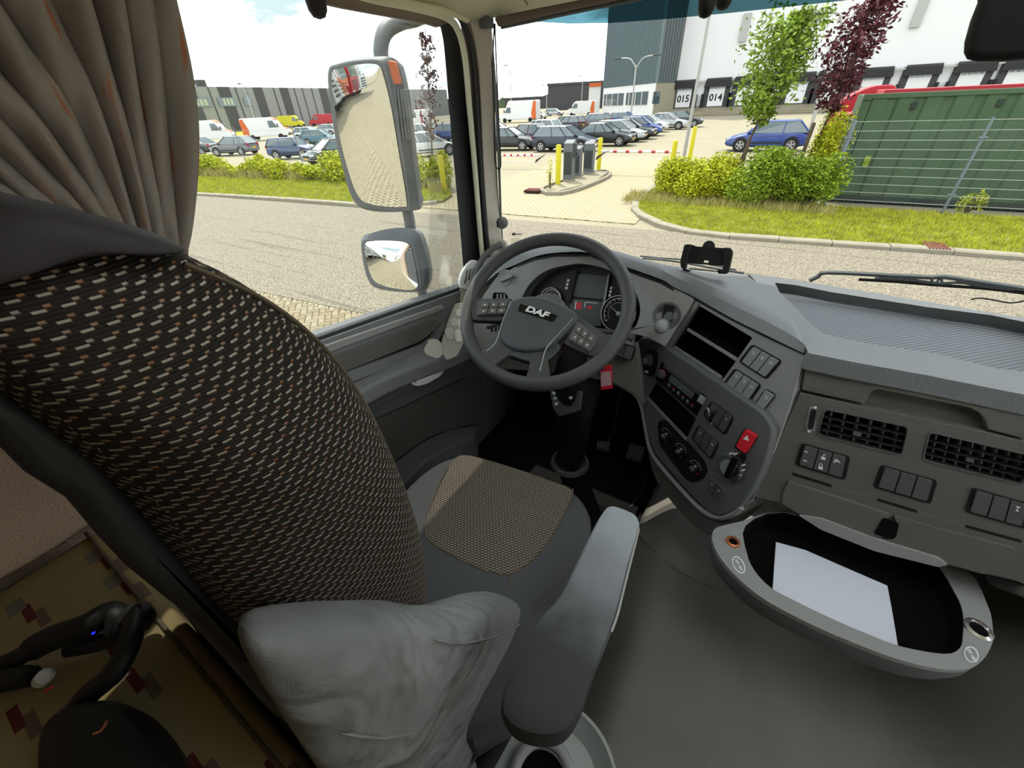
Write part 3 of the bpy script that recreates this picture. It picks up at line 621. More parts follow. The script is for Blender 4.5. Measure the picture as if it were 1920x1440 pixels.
MB().prism([up(p, G0) for p in (TM+(TM-TL).normalized()*.05, TR+V((.3, 0, 0)), TR+V((0, .5, 0)), TM+V((-.3, .5, 0)))], V((0, 0, gz-G0-.05))).build('shaded_wall', 'beige', tw)  # gatehouse side drawn darker: its shade is put into the colour
MB().prism([up(p, gz) for p in (TL, TM, TR, TB)], V((0, 0, tz1))).build('upper_block', 'tower', tw)
tt = (TM-TL).normalized(); tn = V((tt.y, -tt.x, 0)); ln = (TM-TL).length; b = MB(); k = int(ln/.55)
for i in range(k): b.prism([up(TL+tt*(i*.55+d)+tn*e, gz) for d, e in ((0, 0), (.25, 0), (.25, .12), (0, .12))], V((0, 0, tz1)))
b.build('wall_ribs', 'tower_rib', tw, stuff=True)
t2 = (TR-TM).normalized(); n2 = V((t2.y, -t2.x, 0)); b = MB(); k = int((TR-TM).length/.8)
MB().prism([up(p, gz) for p in (TM, TR, TR+n2*.1, TM+n2*.1)], V((0, 0, tz1))).build('shaded_side', 'tower_shade', tw)  # thin sheet whose darker colour carries the shade of this face
for i in range(k): b.prism([up(TM+t2*(i*.8+d)+n2*e, gz) for d, e in ((0, .1), (.3, .1), (.3, .22), (0, .22))], V((0, 0, tz1)))
b.build('side_ribs', 'tower_rib', tw, stuff=True)
def wquad(pa, pb, base, dirv, nrm, name, m, par):
    a_, b2 = onp(*pa, (base, nrm)), onp(*pb, (base, nrm)); w_ = (b2-a_).dot(dirv)
    o = MB().prism([up(a_, a_.z), up(a_+dirv*w_, a_.z), up(a_+dirv*w_, b2.z), up(a_, b2.z)], nrm*.15).build(name, m, par); return a_, w_, b2.z, o
for (pa, pb) in (((1134, 177), (1168, 197)), ((1176, 174), (1213, 196))):
    a_, w_, zb, o = wquad(pa, pb, TL, tt, tn, 'window', 'winglass', tw)
    for i in range(3): MB().prism([up(a_+tt*w_*(i+.5)/3.3+tn*.16, a_.z), up(a_+tt*(w_*(i+.5)/3.3+.15)+tn*.16, a_.z), up(a_+tt*(w_*(i+.5)/3.3+.15)+tn*.16, zb), up(a_+tt*w_*(i+.5)/3.3+tn*.16, zb)], tn*.05).build('mullion', 'white', o)
wquad((1225, 172), (1234, 194), TM, t2, n2, 'window', 'winglass', tw)
# left striped building
A_, B_ = gr(345, 255), gr(620, 233); st = (B_-A_).normalized(); A2, B2 = A_-st*30, B_+st*70; sn = V((st.y, -st.x, 0)); zt = onp(345, 162, (A_, sn)).z
lb = thing('industrial_building', 'long grey industrial building with slanted dark stripes, left of the mirror', 'building', A_)
MB().prism([up(p, G0) for p in (A2, B2, B2-sn*20, A2-sn*20)], V((0, 0, zt-G0))).build('wall', 'bgrey', lb)
def onl(px_, py_, h=0): return onp(px_, py_, (A_+sn*h, sn))
for q in ([(360, 166), (378, 166), (396, 223), (374, 222)], [(420, 166), (442, 166), (462, 224), (440, 224)], [(485, 166), (502, 166), (519, 222), (498, 222)], [(534, 166), (549, 166), (566, 222), (549, 222)], [(606, 167), (620, 167), (636, 225), (622, 225)]):
    MB().prism([up(onl(q[0][0], 200, .02), G0), up(onl(q[1][0], 200, .02), G0), up(onl(q[1][0], 200, .02), zt+.02), up(onl(q[0][0], 200, .02), zt+.02)], sn*.08).build('dark_panel', 'bdark', lb)
for x in (345, 402, 452, 470, 522, 560, 575, 592): p = onl(x, 200, .02); MB().prism([up(p, G0), up(p+st*.25, G0), up(p+st*.25, zt), up(p, zt)], sn*.1).build('downpipe', 'bdark', lb)
for (x0_, x1_, y0_, y1_, has_panes) in ((352, 399, 184, 200, 1), (406, 446, 183, 199, 1), (455, 475, 182, 198, 0)):
    a_ = onl(x0_, y0_, .1); b2 = onl(x1_, y1_, .1); a3 = onl(x1_, y0_, .1); o = MB().prism([up(a_, a_.z), up(b2, a_.z), up(b2, b2.z), up(a_, b2.z)], sn*.1).build('window', 'winglass', lb)
    if has_panes:
        for i in range(3):
            c1 = a_.lerp(V((b2.x, b2.y, a_.z)), .25+.2*i); c2_ = a_.lerp(V((b2.x, b2.y, a_.z)), .25+.2*i+.15); dz = (b2.z-a_.z)
            MB().prism([up(c1+sn*.11, a_.z+dz*.12), up(c2_+sn*.11, a_.z+dz*.12), up(c2_+sn*.11, a_.z+dz*.85), up(c1+sn*.11, a_.z+dz*.85)], sn*.05).build('pane', 'winpale', o)  # paler panes set in front of the window glass
MB().box(onl(383, 160)-sn*1+V((0, 0, .3)), (1.6, 1.6, 1.4)).build('roof_vent', 'bdark', lb)
# far tree line and far sheds
b = MB(); tl = []
for i in range(90):
    a_ = math.radians(-75+i*1.05); D = 420; h = random.uniform(3, 9); tl.append(V((math.sin(a_)*D, math.cos(a_)*D, G0+h)))
n = len(tl); b.add([up(p, G0) for p in tl]+tl+[p*1.02 for p in tl], [(i, i+1, n+i+1, n+i) for i in range(n-1)]+[(n+i, n+i+1, 2*n+i+1, 2*n+i) for i in range(n-1)])
tag(b.build('tree_line', 'trees_far'), 'hazy dark tree line on the far horizon', 'trees', kind='stuff')
for (px_, wd, h, D, m, nm, lab) in ((1102, 30, 8, 190, 'bdark', 'shed', 'dark far shed left of the white gatehouse'), (1018, 40, 5, 260, 'bdark', 'shed', 'low far shed with dark roof on the horizon'), (1114, 2.6, 5.5, 118, 'orange', 'billboard', 'small orange and white board left of the gatehouse'), (800, 60, 5, 220, 'bdark', 'shed', 'low far building between the mirror and the pillar')):
    rdir = ray(px_, 190); p = V((rdir.x, rdir.y, 0)).normalized()*D; r = thing(nm, lab, 'building' if nm == 'shed' else 'board', (p.x, p.y, G0))
    tng = V((rdir.y, -rdir.x, 0)).normalized(); R_ = Matrix.Rotation(math.atan2(tng.y, tng.x), 3, 'Z')
    MB().box((p.x, p.y, G0+h/2), (wd, 8, h), R_).build('wall', m if nm == 'shed' else 'white', r); MB().box((p.x, p.y, G0+h), (wd*1.02, 8.5, .7), R_).build('roof', m, r)
# ================================================================ vehicles
CARS = {}
def car_proto(kind, col):
    if (kind, col) in CARS: return CARS[(kind, col)]
    S = dict(hatch=(4.1, .86, 1.45, -2.0, -1.45, .15, 1.0), wagon=(4.5, .88, 1.46, -2.2, -1.75, .25, 1.15), sedan=(4.5, .88, 1.42, -1.75, -.95, .2, 1.05), mini=(3.75, .83, 1.40, -1.75, -1.5, .35, .75), small=(3.8, .82, 1.44, -1.85, -1.35, .2, 1.05))[kind]
    Ln, hw, H, xr, xr2, xf2, xf = S; h2 = Ln/2
    r = bpy.data.objects.new('car', None); COL.objects.link(r); OFF[r.name] = V((0, 0, 0))
    zs = .90 if kind != 'mini' else .93
    st_ = [(-h2, .55, .80, .38), (-h2+.06, .80, .92, .28), (-h2+.35, zs, .98, .22), (-h2+1.0, zs+.01, 1., .2), (0, zs, 1., .2), (xf-.1, zs-.02, 1., .2), (xf+.35, zs-.10, .99, .2), (h2-.45, zs-.17, .96, .22), (h2-.12, zs-.27, .88, .26), (h2, .50, .74, .34)]
    b = MB(); rings = []
    for x, zt_, wf, zb in st_:
        w_ = hw*wf; rings.append([V((x, y*w_, z)) for y, z in ((-.85, zb), (-1, zb+.1), (-1.0, (zb+zt_)/2+.05), (-.95, zt_-.06), (-.8, zt_), (.8, zt_), (.95, zt_-.06), (1.0, (zb+zt_)/2+.05), (1, zb+.1), (.85, zb))])
    b.loft(rings); b.build('body', col, r, bevel=.03, smooth=True, ang=50)
    base = [V((xr, -hw*.9, zs-.02)), V((xf, -hw*.88, zs-.03)), V((xf, hw*.88, zs-.03)), V((xr, hw*.9, zs-.02))]
    top = [V((xr2, -hw*.68, H-.04)), V((xf2, -hw*.68, H-.04)), V((xf2, hw*.68, H-.04)), V((xr2, hw*.68, H-.04))]
    g = MB(); g.loft([base, top]); g.build('windows', 'winglass', r)
    rf = MB(); e = .03; rf.loft([[V((p.x+(e if i in (1, 2) else -e), p.y*1.04, H-.05)) for i, p in enumerate(top)], [V((p.x*.92, p.y*.93, H)) for p in top]]); rf.build('roof', col, r, bevel=.015, smooth=True)
    pb = MB()
    for i in range(4): pb.tube([base[i]*1.0, top[i]+V((0, 0, .0))], .045, 6)
    for t in ((.45, .75) if kind in ('wagon', 'sedan') else (.42,)):
        for s in (0, 3):
            k = (0, 1) if s == 0 else (3, 2); pb.tube([base[k[0]].lerp(base[k[1]], t), top[k[0]].lerp(top[k[1]], t)], .035, 5)
    pb.build('pillars', col, r)
    wr = .31 if kind != 'mini' else .30; wxs = (-h2+.78, h2-.82)
    if (kind,) not in CARS:
        wb = MB(); wb.lathe((0, 0, 0), (0, 1, 0), [(wr*.7, -.10), (wr*.95, -.10), (wr, -.06), (wr, .06), (wr*.95, .10), (wr*.7, .10)], 20)
        CARS[(kind,)] = wb
    for x in wxs:
        for s in (-1, 1):
            ar = MB(); ar.lathe((x, s*(hw-.06), wr+.02), (0, s, 0), [(wr+.07, 0), (wr+.07, .075), (0.01, .075)], 18); ar.build('wheel_arch', 'black', r)
            wb = MB(); wb.lathe((x, s*(hw-.06), wr), (0, s, 0), [(wr*.7, -.05), (wr*.97, -.05), (wr, 0), (wr, .05), (wr*.95, .09), (wr*.68, .09)], 20); wo_ = wb.build('wheel', 'tyre', r)
            rb = MB(); rb.lathe((x, s*(hw+.028), wr), (0, s, 0), [(wr*.18, 0), (wr*.18, .012), (.01, .014)], 10); rb.lathe((x, s*(hw+.02), wr), (0, s, 0), [(wr*.66, 0), (wr*.7, .015), (wr*.6, .012), (wr*.58, 0)], 20)
            for k in range(5):
                a_ = k*1.2566+.3; u_ = V((math.cos(a_), 0, math.sin(a_))); q = V((-u_.z, 0, u_.x)); c_ = V((x, s*(hw+.028), wr))
                rb.prism([c_+u_*wr*.12-q*.035, c_+u_*wr*.64-q*.05, c_+u_*wr*.64+q*.05, c_+u_*wr*.12+q*.035], V((0, s*.01, 0)))
            rb.build('rim', 'rim', wo_)
    for s in (-1, 1):
        MB().box((h2-.16, s*hw*.66, zs-.30), (.22, .32, .13)).build('headlight', 'lamp', r, bevel=.03)
        MB().box((-h2+.08, s*hw*.74, zs-.12), (.14, .2, .26)).build('tail_light', 'tail', r, bevel=.03)
        MB().box((xf-.15, s*(hw+.03), zs+.05), (.12, .18, .12)).build('side_mirror', col, r, bevel=.03)
        MB().box((0.2, s*(hw*1.0), .42), (2.0, .03, .07)).build('side_trim', 'black', r)
    MB().box((-h2-.005, 0, .58), (.02, .5, .11)).build('number_plate', 'plate', r); MB().box((h2+.0, 0, .42), (.02, .5, .11)).build('number_plate', 'plate', r)
    MB().box((h2-.01, 0, .55), (.04, .7, .12)).build('grille', 'black', r, bevel=.02)
    CARS[(kind, col)] = r; r['used'] = 0; return r
def car(kind, col, x, y, head, label, group=None, pos=None):
    """x, y: pixel of the ground under the car's middle; head: degrees of its nose from world +X"""
    p = pos if pos is not None else gr(x, y); pr = car_proto(kind, col); o = dup(pr) if pr['used'] else pr; pr['used'] = 1
    o.location = p; o.rotation_euler = (0, 0, math.radians(head)); o.name = 'car'; tag(o, label, 'car', group); return o
GL, GM = 'cars in the left car park', 'cars parked in the row behind the gate'
row = gr(1056, 287)
car('wagon', 'car_navy', 0, 0, 3, 'dark navy blue estate car side-on, nearest in the row behind the barrier', GM, gr(1060, 282))
ls = [('sedan', 'car_black', 1130, 272, 'black saloon just behind the navy estate in the diagonal row'),
      ('hatch', 'car_silver', 1160, 265, 'silver hatchback between two black cars in the row'),
      ('sedan', 'car_black', 1176, 260, 'black saloon behind the silver hatchback, before the bright blue car'),
      ('hatch', 'car_blue', 1198, 254, 'bright blue car towards the far end of the diagonal row'),
      ('hatch', 'car_white', 1212, 247, 'white car between the bright blue car and the large silver car')]
for k, c_, x, y, t_ in ls: car(k, c_, x, y, 5, t_, GM)
car('sedan', 'car_silver', 1246, 242, 5, 'large pale silver saloon at the far right end of the row', GM)
car('hatch', 'car_black', 1278, 238, 8, 'black car nose half hidden behind the light pole', GM)
car('sedan', 'car_black', 955, 280, 8, 'black saloon at the windscreen pillar, showing its red tail light', GM)
car('hatch', 'car_wine', 987, 272, 170, 'dark wine-red hatchback seen from behind, left of the navy estate', GM)
car('hatch', 'car_red', 925, 268, 5, 'bright red car mostly hidden by the windscreen pillar', GM)
car('sedan', 'car_grey', 928, 256, 10, 'dark grey car in the second row beside the windscreen cable', GM)
car('wagon', 'car_white', 1010, 258, 175, 'white car in the second row above the wine-red hatchback', GM)
car('wagon', 'car_black', 1060, 246, 175, 'black car in the second row behind the navy estate', GM)
car('wagon', 'car_grey', 1110, 239, 175, 'grey estate in the third row below the gatehouse windows', GM)
car('hatch', 'car_blue', 1172, 236, 5, 'blue car in the third row below the gatehouse', GM)
car('wagon', 'car_silver', 1040, 217, 5, 'pale car far away on the road beside the white vans', GM)
car('hatch', 'car_white', 1008, 223, 0, 'white car far away just right of the white and orange van', GM)
car('hatch', 'car_blue', 0, 0, 184, 'blue three-door hatchback on its own behind the green tree', None, gr(1430, 281))
car('sedan', 'car_black', 372, 290, 200, 'black car half hidden by the curtain, behind the fence', GL)
car('hatch', 'car_grey', 444, 290, 203, 'dark grey hatchback seen from behind in the left car park', GL)
car('mini', 'car_mini', 556, 296, 28, 'blue small retro hatchback with pale roof area in the left car park', GL)
car('small', 'car_teal', 604, 272, 30, 'turquoise small car behind the blue retro hatchback', GL)
car('small', 'car_green', 628, 306, 262, 'dark green car half hidden behind the left edge of the big mirror', GL)
car('hatch', 'car_white', 584, 262, 30, 'white car left of the turquoise car, second row', GL)
car('hatch', 'car_silver', 612, 254, 205, 'pale silver car behind the turquoise car, second row', GL)
car('wagon', 'car_white', 800, 292, 60, 'white estate seen from behind beside the yellow bollard', GL)
car('hatch', 'car_black', 777, 282, 60, 'black car close to the right side of the door mirror', GL)
car('hatch', 'car_blue', 852, 264, 5, 'blue car seen against the left windscreen pillar', GL)
car('wagon', 'car_white', 800, 262, 5, 'white car behind the foot of the sparse purple tree', GL)
def van(p, head, label, c1='white', c2='orange', sc_=1., group=None, name='van'):
    r = thing(name, label, 'van', (0, 0, 0), group); Lh, w_, H = 2.9*sc_, 1.0*sc_, 2.65*sc_
    side = [(-Lh, .45), (Lh, .45), (Lh+.1, .9), (Lh-.1, 1.25), (Lh-.75, 1.45), (Lh-1.35, 2.35), (Lh-1.8, H), (-Lh+.2, H), (-Lh, H-.15)]
    MB().prism([V((x, -w_, z)) for x, z in side], V((0, 2*w_, 0))).build('body', c1, r, bevel=.08)
    MB().prism([V((Lh-.82, -w_*.86, 1.5)), V((Lh-.82, w_*.86, 1.5)), V((Lh-1.38, w_*.8, 2.28)), V((Lh-1.38, -w_*.8, 2.28))], V((.04, 0, .03))).build('windscreen', 'winglass', r)
    MB().prism([V((Lh-.74, -w_*.9, 1.44)), V((Lh-.74, w_*.9, 1.44)), V((Lh-.05, w_*.9, 1.22)), V((Lh-.05, -w_*.9, 1.22))], V((0, 0, .05))).build('bonnet', c2, r)
    MB().prism([V((Lh-1.3, -w_*.9, 2.34)), V((Lh-1.3, w_*.9, 2.34)), V((Lh-1.85, w_*.9, H+.02)), V((Lh-1.85, -w_*.9, H+.02))], V((.03, 0, .02))).build('roof_front', c2, r)
    for s in (-1, 1):
        MB().prism([V((x, s*(w_+.0), z)) for x, z in ((Lh-1.1, 1.45), (Lh-1.55, 2.25), (Lh-2.2, 2.25), (Lh-2.2, 1.45))], V((0, s*.02, 0))).build('side_window', 'winglass', r)
        MB().prism([V((x, s*(w_+.0), z)) for x, z in ((-Lh, .5), (-Lh+.75, .5), (-Lh+.9, 1.3), (-Lh+.5, H-.1), (-Lh+.05, H-.1))], V((0, s*.02, 0))).build('rear_panel', c2, r)
        for x in (-Lh+1.1, Lh-1.0):
            wb = MB(); wb.lathe((x, s*(w_-.1), .36), (0, s, 0), [(.36, -.05), (.36, .1), (.22, .13), (.01, .13)], 16); wb.build('wheel', 'tyre', r)
        MB().box((Lh+.0, s*w_*.72, .98), (.16, .3, .25)).build('headlight', 'lamp', r, bevel=.04)
        MB().box((Lh-1.0, s*(w_+.15), 1.7), (.12, .22, .4)).build('side_mirror', 'black', r, bevel=.03)
    MB().box((Lh+.08, 0, .6), (.1, w_*1.8, .25)).build('bumper', 'black', r, bevel=.03)
    r.location = p; r.rotation_euler = (0, 0, math.radians(head)); return r
van(gr(400, 268), 48, 'white and orange delivery van nearest the curtain', group='white and orange vans')
van(gr(506, 262), 44, 'white and orange delivery van behind the blue retro hatchback', group='white and orange vans')
van(gr(549, 240), 40, 'small yellow van far away above the white car', 'yellowvan', 'yellowvan', 1.0)
van(gr(604, 236), 230, 'red van far away touching the mirror edge', 'red', 'red', 1.0)
van(gr(975, 229), 190, 'white and orange box van far away behind the windscreen cable', 'white', 'orange', 1.2)
van(gr(1090, 218), 190, 'small white and orange van far away left of the gatehouse', 'white', 'orange', 1.0)
van(gr(795, 238), 150, 'red and white van beyond the purple tree foot', 'white', 'red', 1.0)
# row of parked lorries behind us on the left, seen in the door mirrors
def lorry(p, col, label):
    r = thing('lorry', label, 'lorry', (0, 0, 0), 'lorries parked in a row, seen in the door mirrors')
    MB().prism([V((x, -1.25, z)) for x, z in rnd([V((-1.1, .9)), V((1.1, .5)), V((1.15, 2.0)), V((.95, 3.3)), V((.2, 3.8)), V((-1.1, 3.8))], .15)], V((0, 2.5, 0))).build('cab', col, r, bevel=.06)
    MB().prism([V((1.165, -1.05, 1.9)), V((1.165, 1.05, 1.9)), V((1.0, 1.05, 2.85)), V((1.0, -1.05, 2.85))], V((.03, 0, 0))).build('windscreen', 'winglass', r)
    for k in range(4): MB().box((1.16, 0, .85+k*.24), (.06, 1.7, .1)).build('grille_bar', 'black', r)
    for s in (-1, 1):
        MB().box((1.14, s*.95, .7), (.1, .45, .2)).build('headlight', 'lamp', r, bevel=.03); MB().box((.8, s*1.42, 2.4), (.15, .22, .6)).build('side_mirror', 'black', r, bevel=.03)
        MB().prism([V((x, s*1.25, z)) for x, z in ((.95, 1.9), (.85, 2.7), (.1, 2.75), (.1, 1.9))], V((0, s*.02, 0))).build('side_window', 'winglass', r)
        w_ = MB(); w_.lathe((0, s*1.0, .5), (0, s, 0), [(.5, -.15), (.5, .15), (.3, .2), (.01, .15)], 18); w_.build('wheel', 'tyre', r)
    MB().box((-2.5, 0, .95), (3.5, .9, .3)).build('chassis', 'black', r, bevel=.02); r.location = p; return r
for i, c_ in enumerate(('car_blue', 'car_blue', 'white', 'white', 'car_silver', 'car_silver', 'white', 'orange', 'orange', 'red', 'white')): lorry(V((-11.0, -3-3.1*i, G0)), c_, ('nearest', 'second', 'third', 'fourth', 'fifth', 'sixth', 'seventh', 'eighth', 'ninth', 'tenth', 'farthest')[i]+' lorry of the parked row reflected in the door mirrors, '+{'car_blue': 'blue', 'car_silver': 'silver'}.get(c_, c_)+' cab')
for i, (x, y) in enumerate(((-9, -50), (-4, -52), (-15, -48))): tree((x, y, G0), (x, y, 7), 1.6, 'leaf_t', 1500, ('middle', 'right-hand', 'left-hand')[i]+' tall tree far behind the cab, reflected at the mirror top', .15, (.2, .35), .2)['group'] = 'trees reflected in the mirror'
# ================================================================ cab shell
FZ = -1.25
HX0, HX1, HY0, HY1 = -.05, .75, .12, .72
cl__ = MB().holed([V((x, y, .33)) for x, y in ((-.975, -.8), (1.475, -.8), (1.475, 1.5), (-.975, 1.5))], [[V((x, y, .33)) for x, y in ((HX0, HY0), (HX1, HY0), (HX1, HY1), (HX0, HY1))]], V((0, 0, .06))).build('ceiling', 'headliner'); struct(cl__)
rh = sroot('added_roof_hatch', ((HX0+HX1)/2, (HY0+HY1)/2, .39))  # frosted hatch added out of view to brighten the cab
MB().box(((HX0+HX1)/2, (HY0+HY1)/2, .395), (HX1-HX0+.04, HY1-HY0+.04, .006)).build('pane', 'frosted', rh)
b = MB(); [b.box(c_, d_) for c_, d_ in (((HX0-.02, (HY0+HY1)/2, .40), (.04, HY1-HY0+.08, .03)), ((HX1+.02, (HY0+HY1)/2, .40), (.04, HY1-HY0+.08, .03)), (((HX0+HX1)/2, HY0-.02, .40), (HX1-HX0, .04, .03)), (((HX0+HX1)/2, HY1+.02, .40), (HX1-HX0, .04, .03)))]; b.build('frame', 'rubber', rh)
struct(MB().box((.25, -.85, -.4), (2.45, .06, 1.7)).build('wall_back', 'fleece'))
struct(MB().box((.25, .35, -1.36), (2.45, 2.3, .08)).build('floor', 'carpet'))
struct(MB().box((.30, 1.44, -1.0), (2.5, .06, 1.0)).build('wall_front', 'void'))
# side wall behind the driver's door, and the passenger side with its doorway left open to brighten the cab
wl = MB(); wl.box((-1.0, -.315, -.5), (.06, 1.07, 1.75)); struct(wl.build('wall_left', 'fleece'))
wr_ = MB()
wr_.box((1.45, .35, -1.36), (.06, 2.3, .08)); wr_.box((1.45, -.38, -.5), (.06, .9, 1.7)); wr_.box((1.45, 1.38, -.5), (.06, .2, 1.7)); wr_.box((1.45, .68, .29), (.06, 1.3, .1)); struct(wr_.build('wall_right', 'beige_trim'))
# unseen passenger door, set wide open to bring more daylight inside
rd_ = sroot('door_2', (1.5, 1.28, -.5)); MB().box((1.98, 1.34, -.85), (.95, .07, .95)).build('panel', 'door_grey', rd_, bevel=.02)
MB().box((1.98, 1.34, -.08), (.86, .01, .6)).build('pane', 'glass', rd_); b = MB(); b.box((1.52, 1.34, -.08), (.05, .06, .65)); b.box((2.43, 1.34, -.08), (.05, .06, .65)); b.box((1.98, 1.34, .25), (.95, .06, .05)); b.build('frame', 'rubber', rd_, bevel=.008)
# windscreen glass, tinted band at its top, frame
gB = [V((-.93, 1.30, -.50)), V((-.5, 1.36, -.50)), V((.25, 1.38, -.50)), V((1.0, 1.36, -.50)), V((1.43, 1.30, -.50))]
gT = [V((-.86, 1.20, .33)), V((-.5, 1.25, .33)), V((.25, 1.27, .33)), V((1.0, 1.25, .33)), V((1.36, 1.20, .33))]
def wrow(t):
    t = t if isinstance(t, tuple) else (t,)*5
    return [a_.lerp(b2, q) for a_, b2, q in zip(gB, gT, t)]
TB_ = (.85, .79, .77, .77, .77)
ws = MB(); ws.loft([crom(wrow(0), 5, False), crom(wrow(TB_), 5, False)], around=False); wso = ws.build('window_1', 'glass'); struct(wso)
wt = MB(); wt.loft([crom(wrow(TB_), 5, False), crom(wrow(1), 5, False)], around=False); wt.build('tint_band', 'glass_tint', wso)
# left side: pillar strips, defined at y of the door opening and lofted downwards
def strip(name, m, L_, depth, parent, seg=5, bevel=.003):
    """L_: list of (left px, right px, y px, plane x or ('y', v)) rows; a thick band"""
    rows = []
    for (xa, xb, y, pa, pb) in L_:
        A = onx(xa, y, pa[1]) if pa[0] == 'x' else ony(xa, y, pa[1]); B = onx(xb, y, pb[1]) if pb[0] == 'x' else ony(xb, y, pb[1]); rows.append((A, B))
    As = crom([q[0] for q in rows], seg, False); Bs = crom([q[1] for q in rows], seg, False); rings = []
    for A, B in zip(As, Bs):
        away = ((A+B)/2).normalized()*depth; rings.append([A, B, B+away, A+away])
    return MB().loft(rings).build(name, m, parent, bevel=bevel)
d1 = sroot('door_1', (-.9, .7, -.6))
pil = sroot('trim_1', (-.85, 1.1, -.2))
x9, x8 = ('x', -.90), ('x', -.88)
strip('window_frame', 'rubber', [(300, 310, -120, x9, x9), (470, 520, -70, x9, x9), (600, 640, -8, x9, x9), (700, 742, 12, x9, x9), (790, 825, 28, x9, x9), (818, 848, 40, x9, x9), (830, 860, 70, x9, x9), (838, 872, 150, x9, x9), (846, 882, 250, x9, x9), (856, 892, 360, x9, x9), (866, 902, 470, x9, x9), (872, 906, 540, x9, x9)], .02, d1)
# top of the opening: dark band above the glass
def band(name, m, top, bot, x, parent, depth=.02, bevel=.003):
    T, B = crom([onx(p[0], p[1], x) for p in top], 4, False), crom([onx(p[0], p[1], x) for p in bot], 4, False)
    return MB().loft([[a_, b2, b2+V((-depth, 0, 0)), a_+V((-depth, 0, 0))] for a_, b2 in zip(T, B)]).build(name, m, parent, bevel=bevel)
band('upper_frame', 'brown_blind', [(380, -110), (600, -40), (690, -2), (790, 22), (845, 42)], [(380, -70), (600, 2), (690, 22), (790, 40), (826, 50)], -.895, d1)
# cream seal running over the door and down the pillar
def tubepx(name, m, pts, r, parent, seg=10, n=6, closed=False, label=None):
    P_ = [onx(p[0], p[1], p[3]) if p[2] == 'x' else (ony(p[0], p[1], p[3]) if p[2] == 'y' else onz(p[0], p[1], p[3])) for p in pts]
    return MB().tube(crom(P_, n, closed), r, seg, closed).build(name, m, parent, smooth=True, label=label)
tubepx('door_seal', 'cream', [(540, -55, 'x', -.86), (680, -8, 'x', -.86), (770, 12, 'x', -.86), (832, 30, 'x', -.86), (858, 55, 'x', -.86), (872, 110, 'x', -.86), (880, 200, 'x', -.865), (889, 300, 'x', -.87), (897, 400, 'x', -.87), (904, 480, 'x', -.87)], .0085, pil)
tubepx('gasket', 'rubber', [(560, -75, 'x', -.85), (700, -20, 'x', -.85), (790, 2, 'x', -.85), (850, 22, 'x', -.85), (874, 55, 'x', -.85), (887, 110, 'x', -.85), (894, 200, 'x', -.855), (901, 300, 'x', -.86), (908, 400, 'x', -.86), (916, 480, 'x', -.86)], .0075, pil)
strip('pillar_backing', 'brown_blind', [(850, 918, 14, ('x', -.885), ('y', 1.21)), (866, 922, 60, ('x', -.89), ('y', 1.21)), (872, 926, 150, ('x', -.89), ('y', 1.22)), (880, 930, 260, ('x', -.89), ('y', 1.24)), (890, 934, 360, ('x', -.89), ('y', 1.25)), (898, 940, 440, ('x', -.89), ('y', 1.26)), (904, 946, 520, ('x', -.89), ('y', 1.26))], .03, pil)
strip('pillar_cover', 'beige_trim', [(872, 915, 10, ('x', -.84), ('y', 1.16)), (886, 922, 60, ('x', -.84), ('y', 1.18)), (897, 926, 150, ('x', -.845), ('y', 1.2)), (903, 930, 260, ('x', -.85), ('y', 1.22)), (909, 934, 360, ('x', -.85), ('y', 1.23)), (915, 940, 440, ('x', -.855), ('y', 1.24)), (922, 946, 500, ('x', -.86), ('y', 1.24))], .05, pil, bevel=.006)
strip('pillar_edge', 'rubber', [(915, 921, 40, ('y', 1.18), ('y', 1.2)), (928, 934, 200, ('y', 1.2), ('y', 1.22)), (934, 939, 340, ('y', 1.22), ('y', 1.24)), (938, 942, 430, ('y', 1.24), ('y', 1.26)), (944, 948, 500, ('y', 1.24), ('y', 1.26))], .02, pil, bevel=.001)
# headliner panels over the door and above the windscreen
hp = MB(); q = [onx(600, -30, -.84), onx(742, -2, -.84), onx(800, 12, -.84), onx(876, 38, -.84), ony(915, 28, 1.15), ony(985, 14, 1.12), ony(1100, -15, 1.12), ony(1500, -120, 1.12), V((.9, .9, .32)), V((-.7, .3, .32))]
hl_ = sroot('trim_2', (0, .9, .3))
hq = [V((-.845, .1, .19)), V((-.845, .75, .205)), V((-.845, 1.04, .20)), onx(876, 40, -.845), ony(912, 33, 1.17), ony(985, 17, 1.15), ony(1060, 2, 1.15), ony(1120, -10, 1.15), V((.3, 1.14, .235)), V((1.3, 1.12, .235))]
inner = [V((-.62, .1, .32)), V((-.62, .7, .32)), V((-.6, .9, .32)), V((-.58, .98, .32)), V((-.52, 1.0, .32)), V((-.45, 1.0, .32)), V((-.4, 1.0, .32)), V((-.3, 1.0, .32)), V((.3, 1.0, .32)), V((1.3, 1.0, .32))]
mid = [a_.lerp(b2, .5)+V((0, 0, -.015)) for a_, b2 in zip(hq, inner)]
MB().loft([hq, mid, inner], around=False).build('headliner_edge', 'headliner', hl_, smooth=True, solid=.004)
tubepx('headliner_roll', 'headliner', [(560, -40, 'x', -.84), (700, -6, 'x', -.84), (790, 12, 'x', -.84), (850, 24, 'x', -.84), (876, 36, 'x', -.84)], .009, hl_)
MB().tube([ony(990, 10, 1.14), ony(982, -2, 1.11), ony(975, -20, 1.05)], .0012, 6).build('seam', 'brown_blind', hl_)
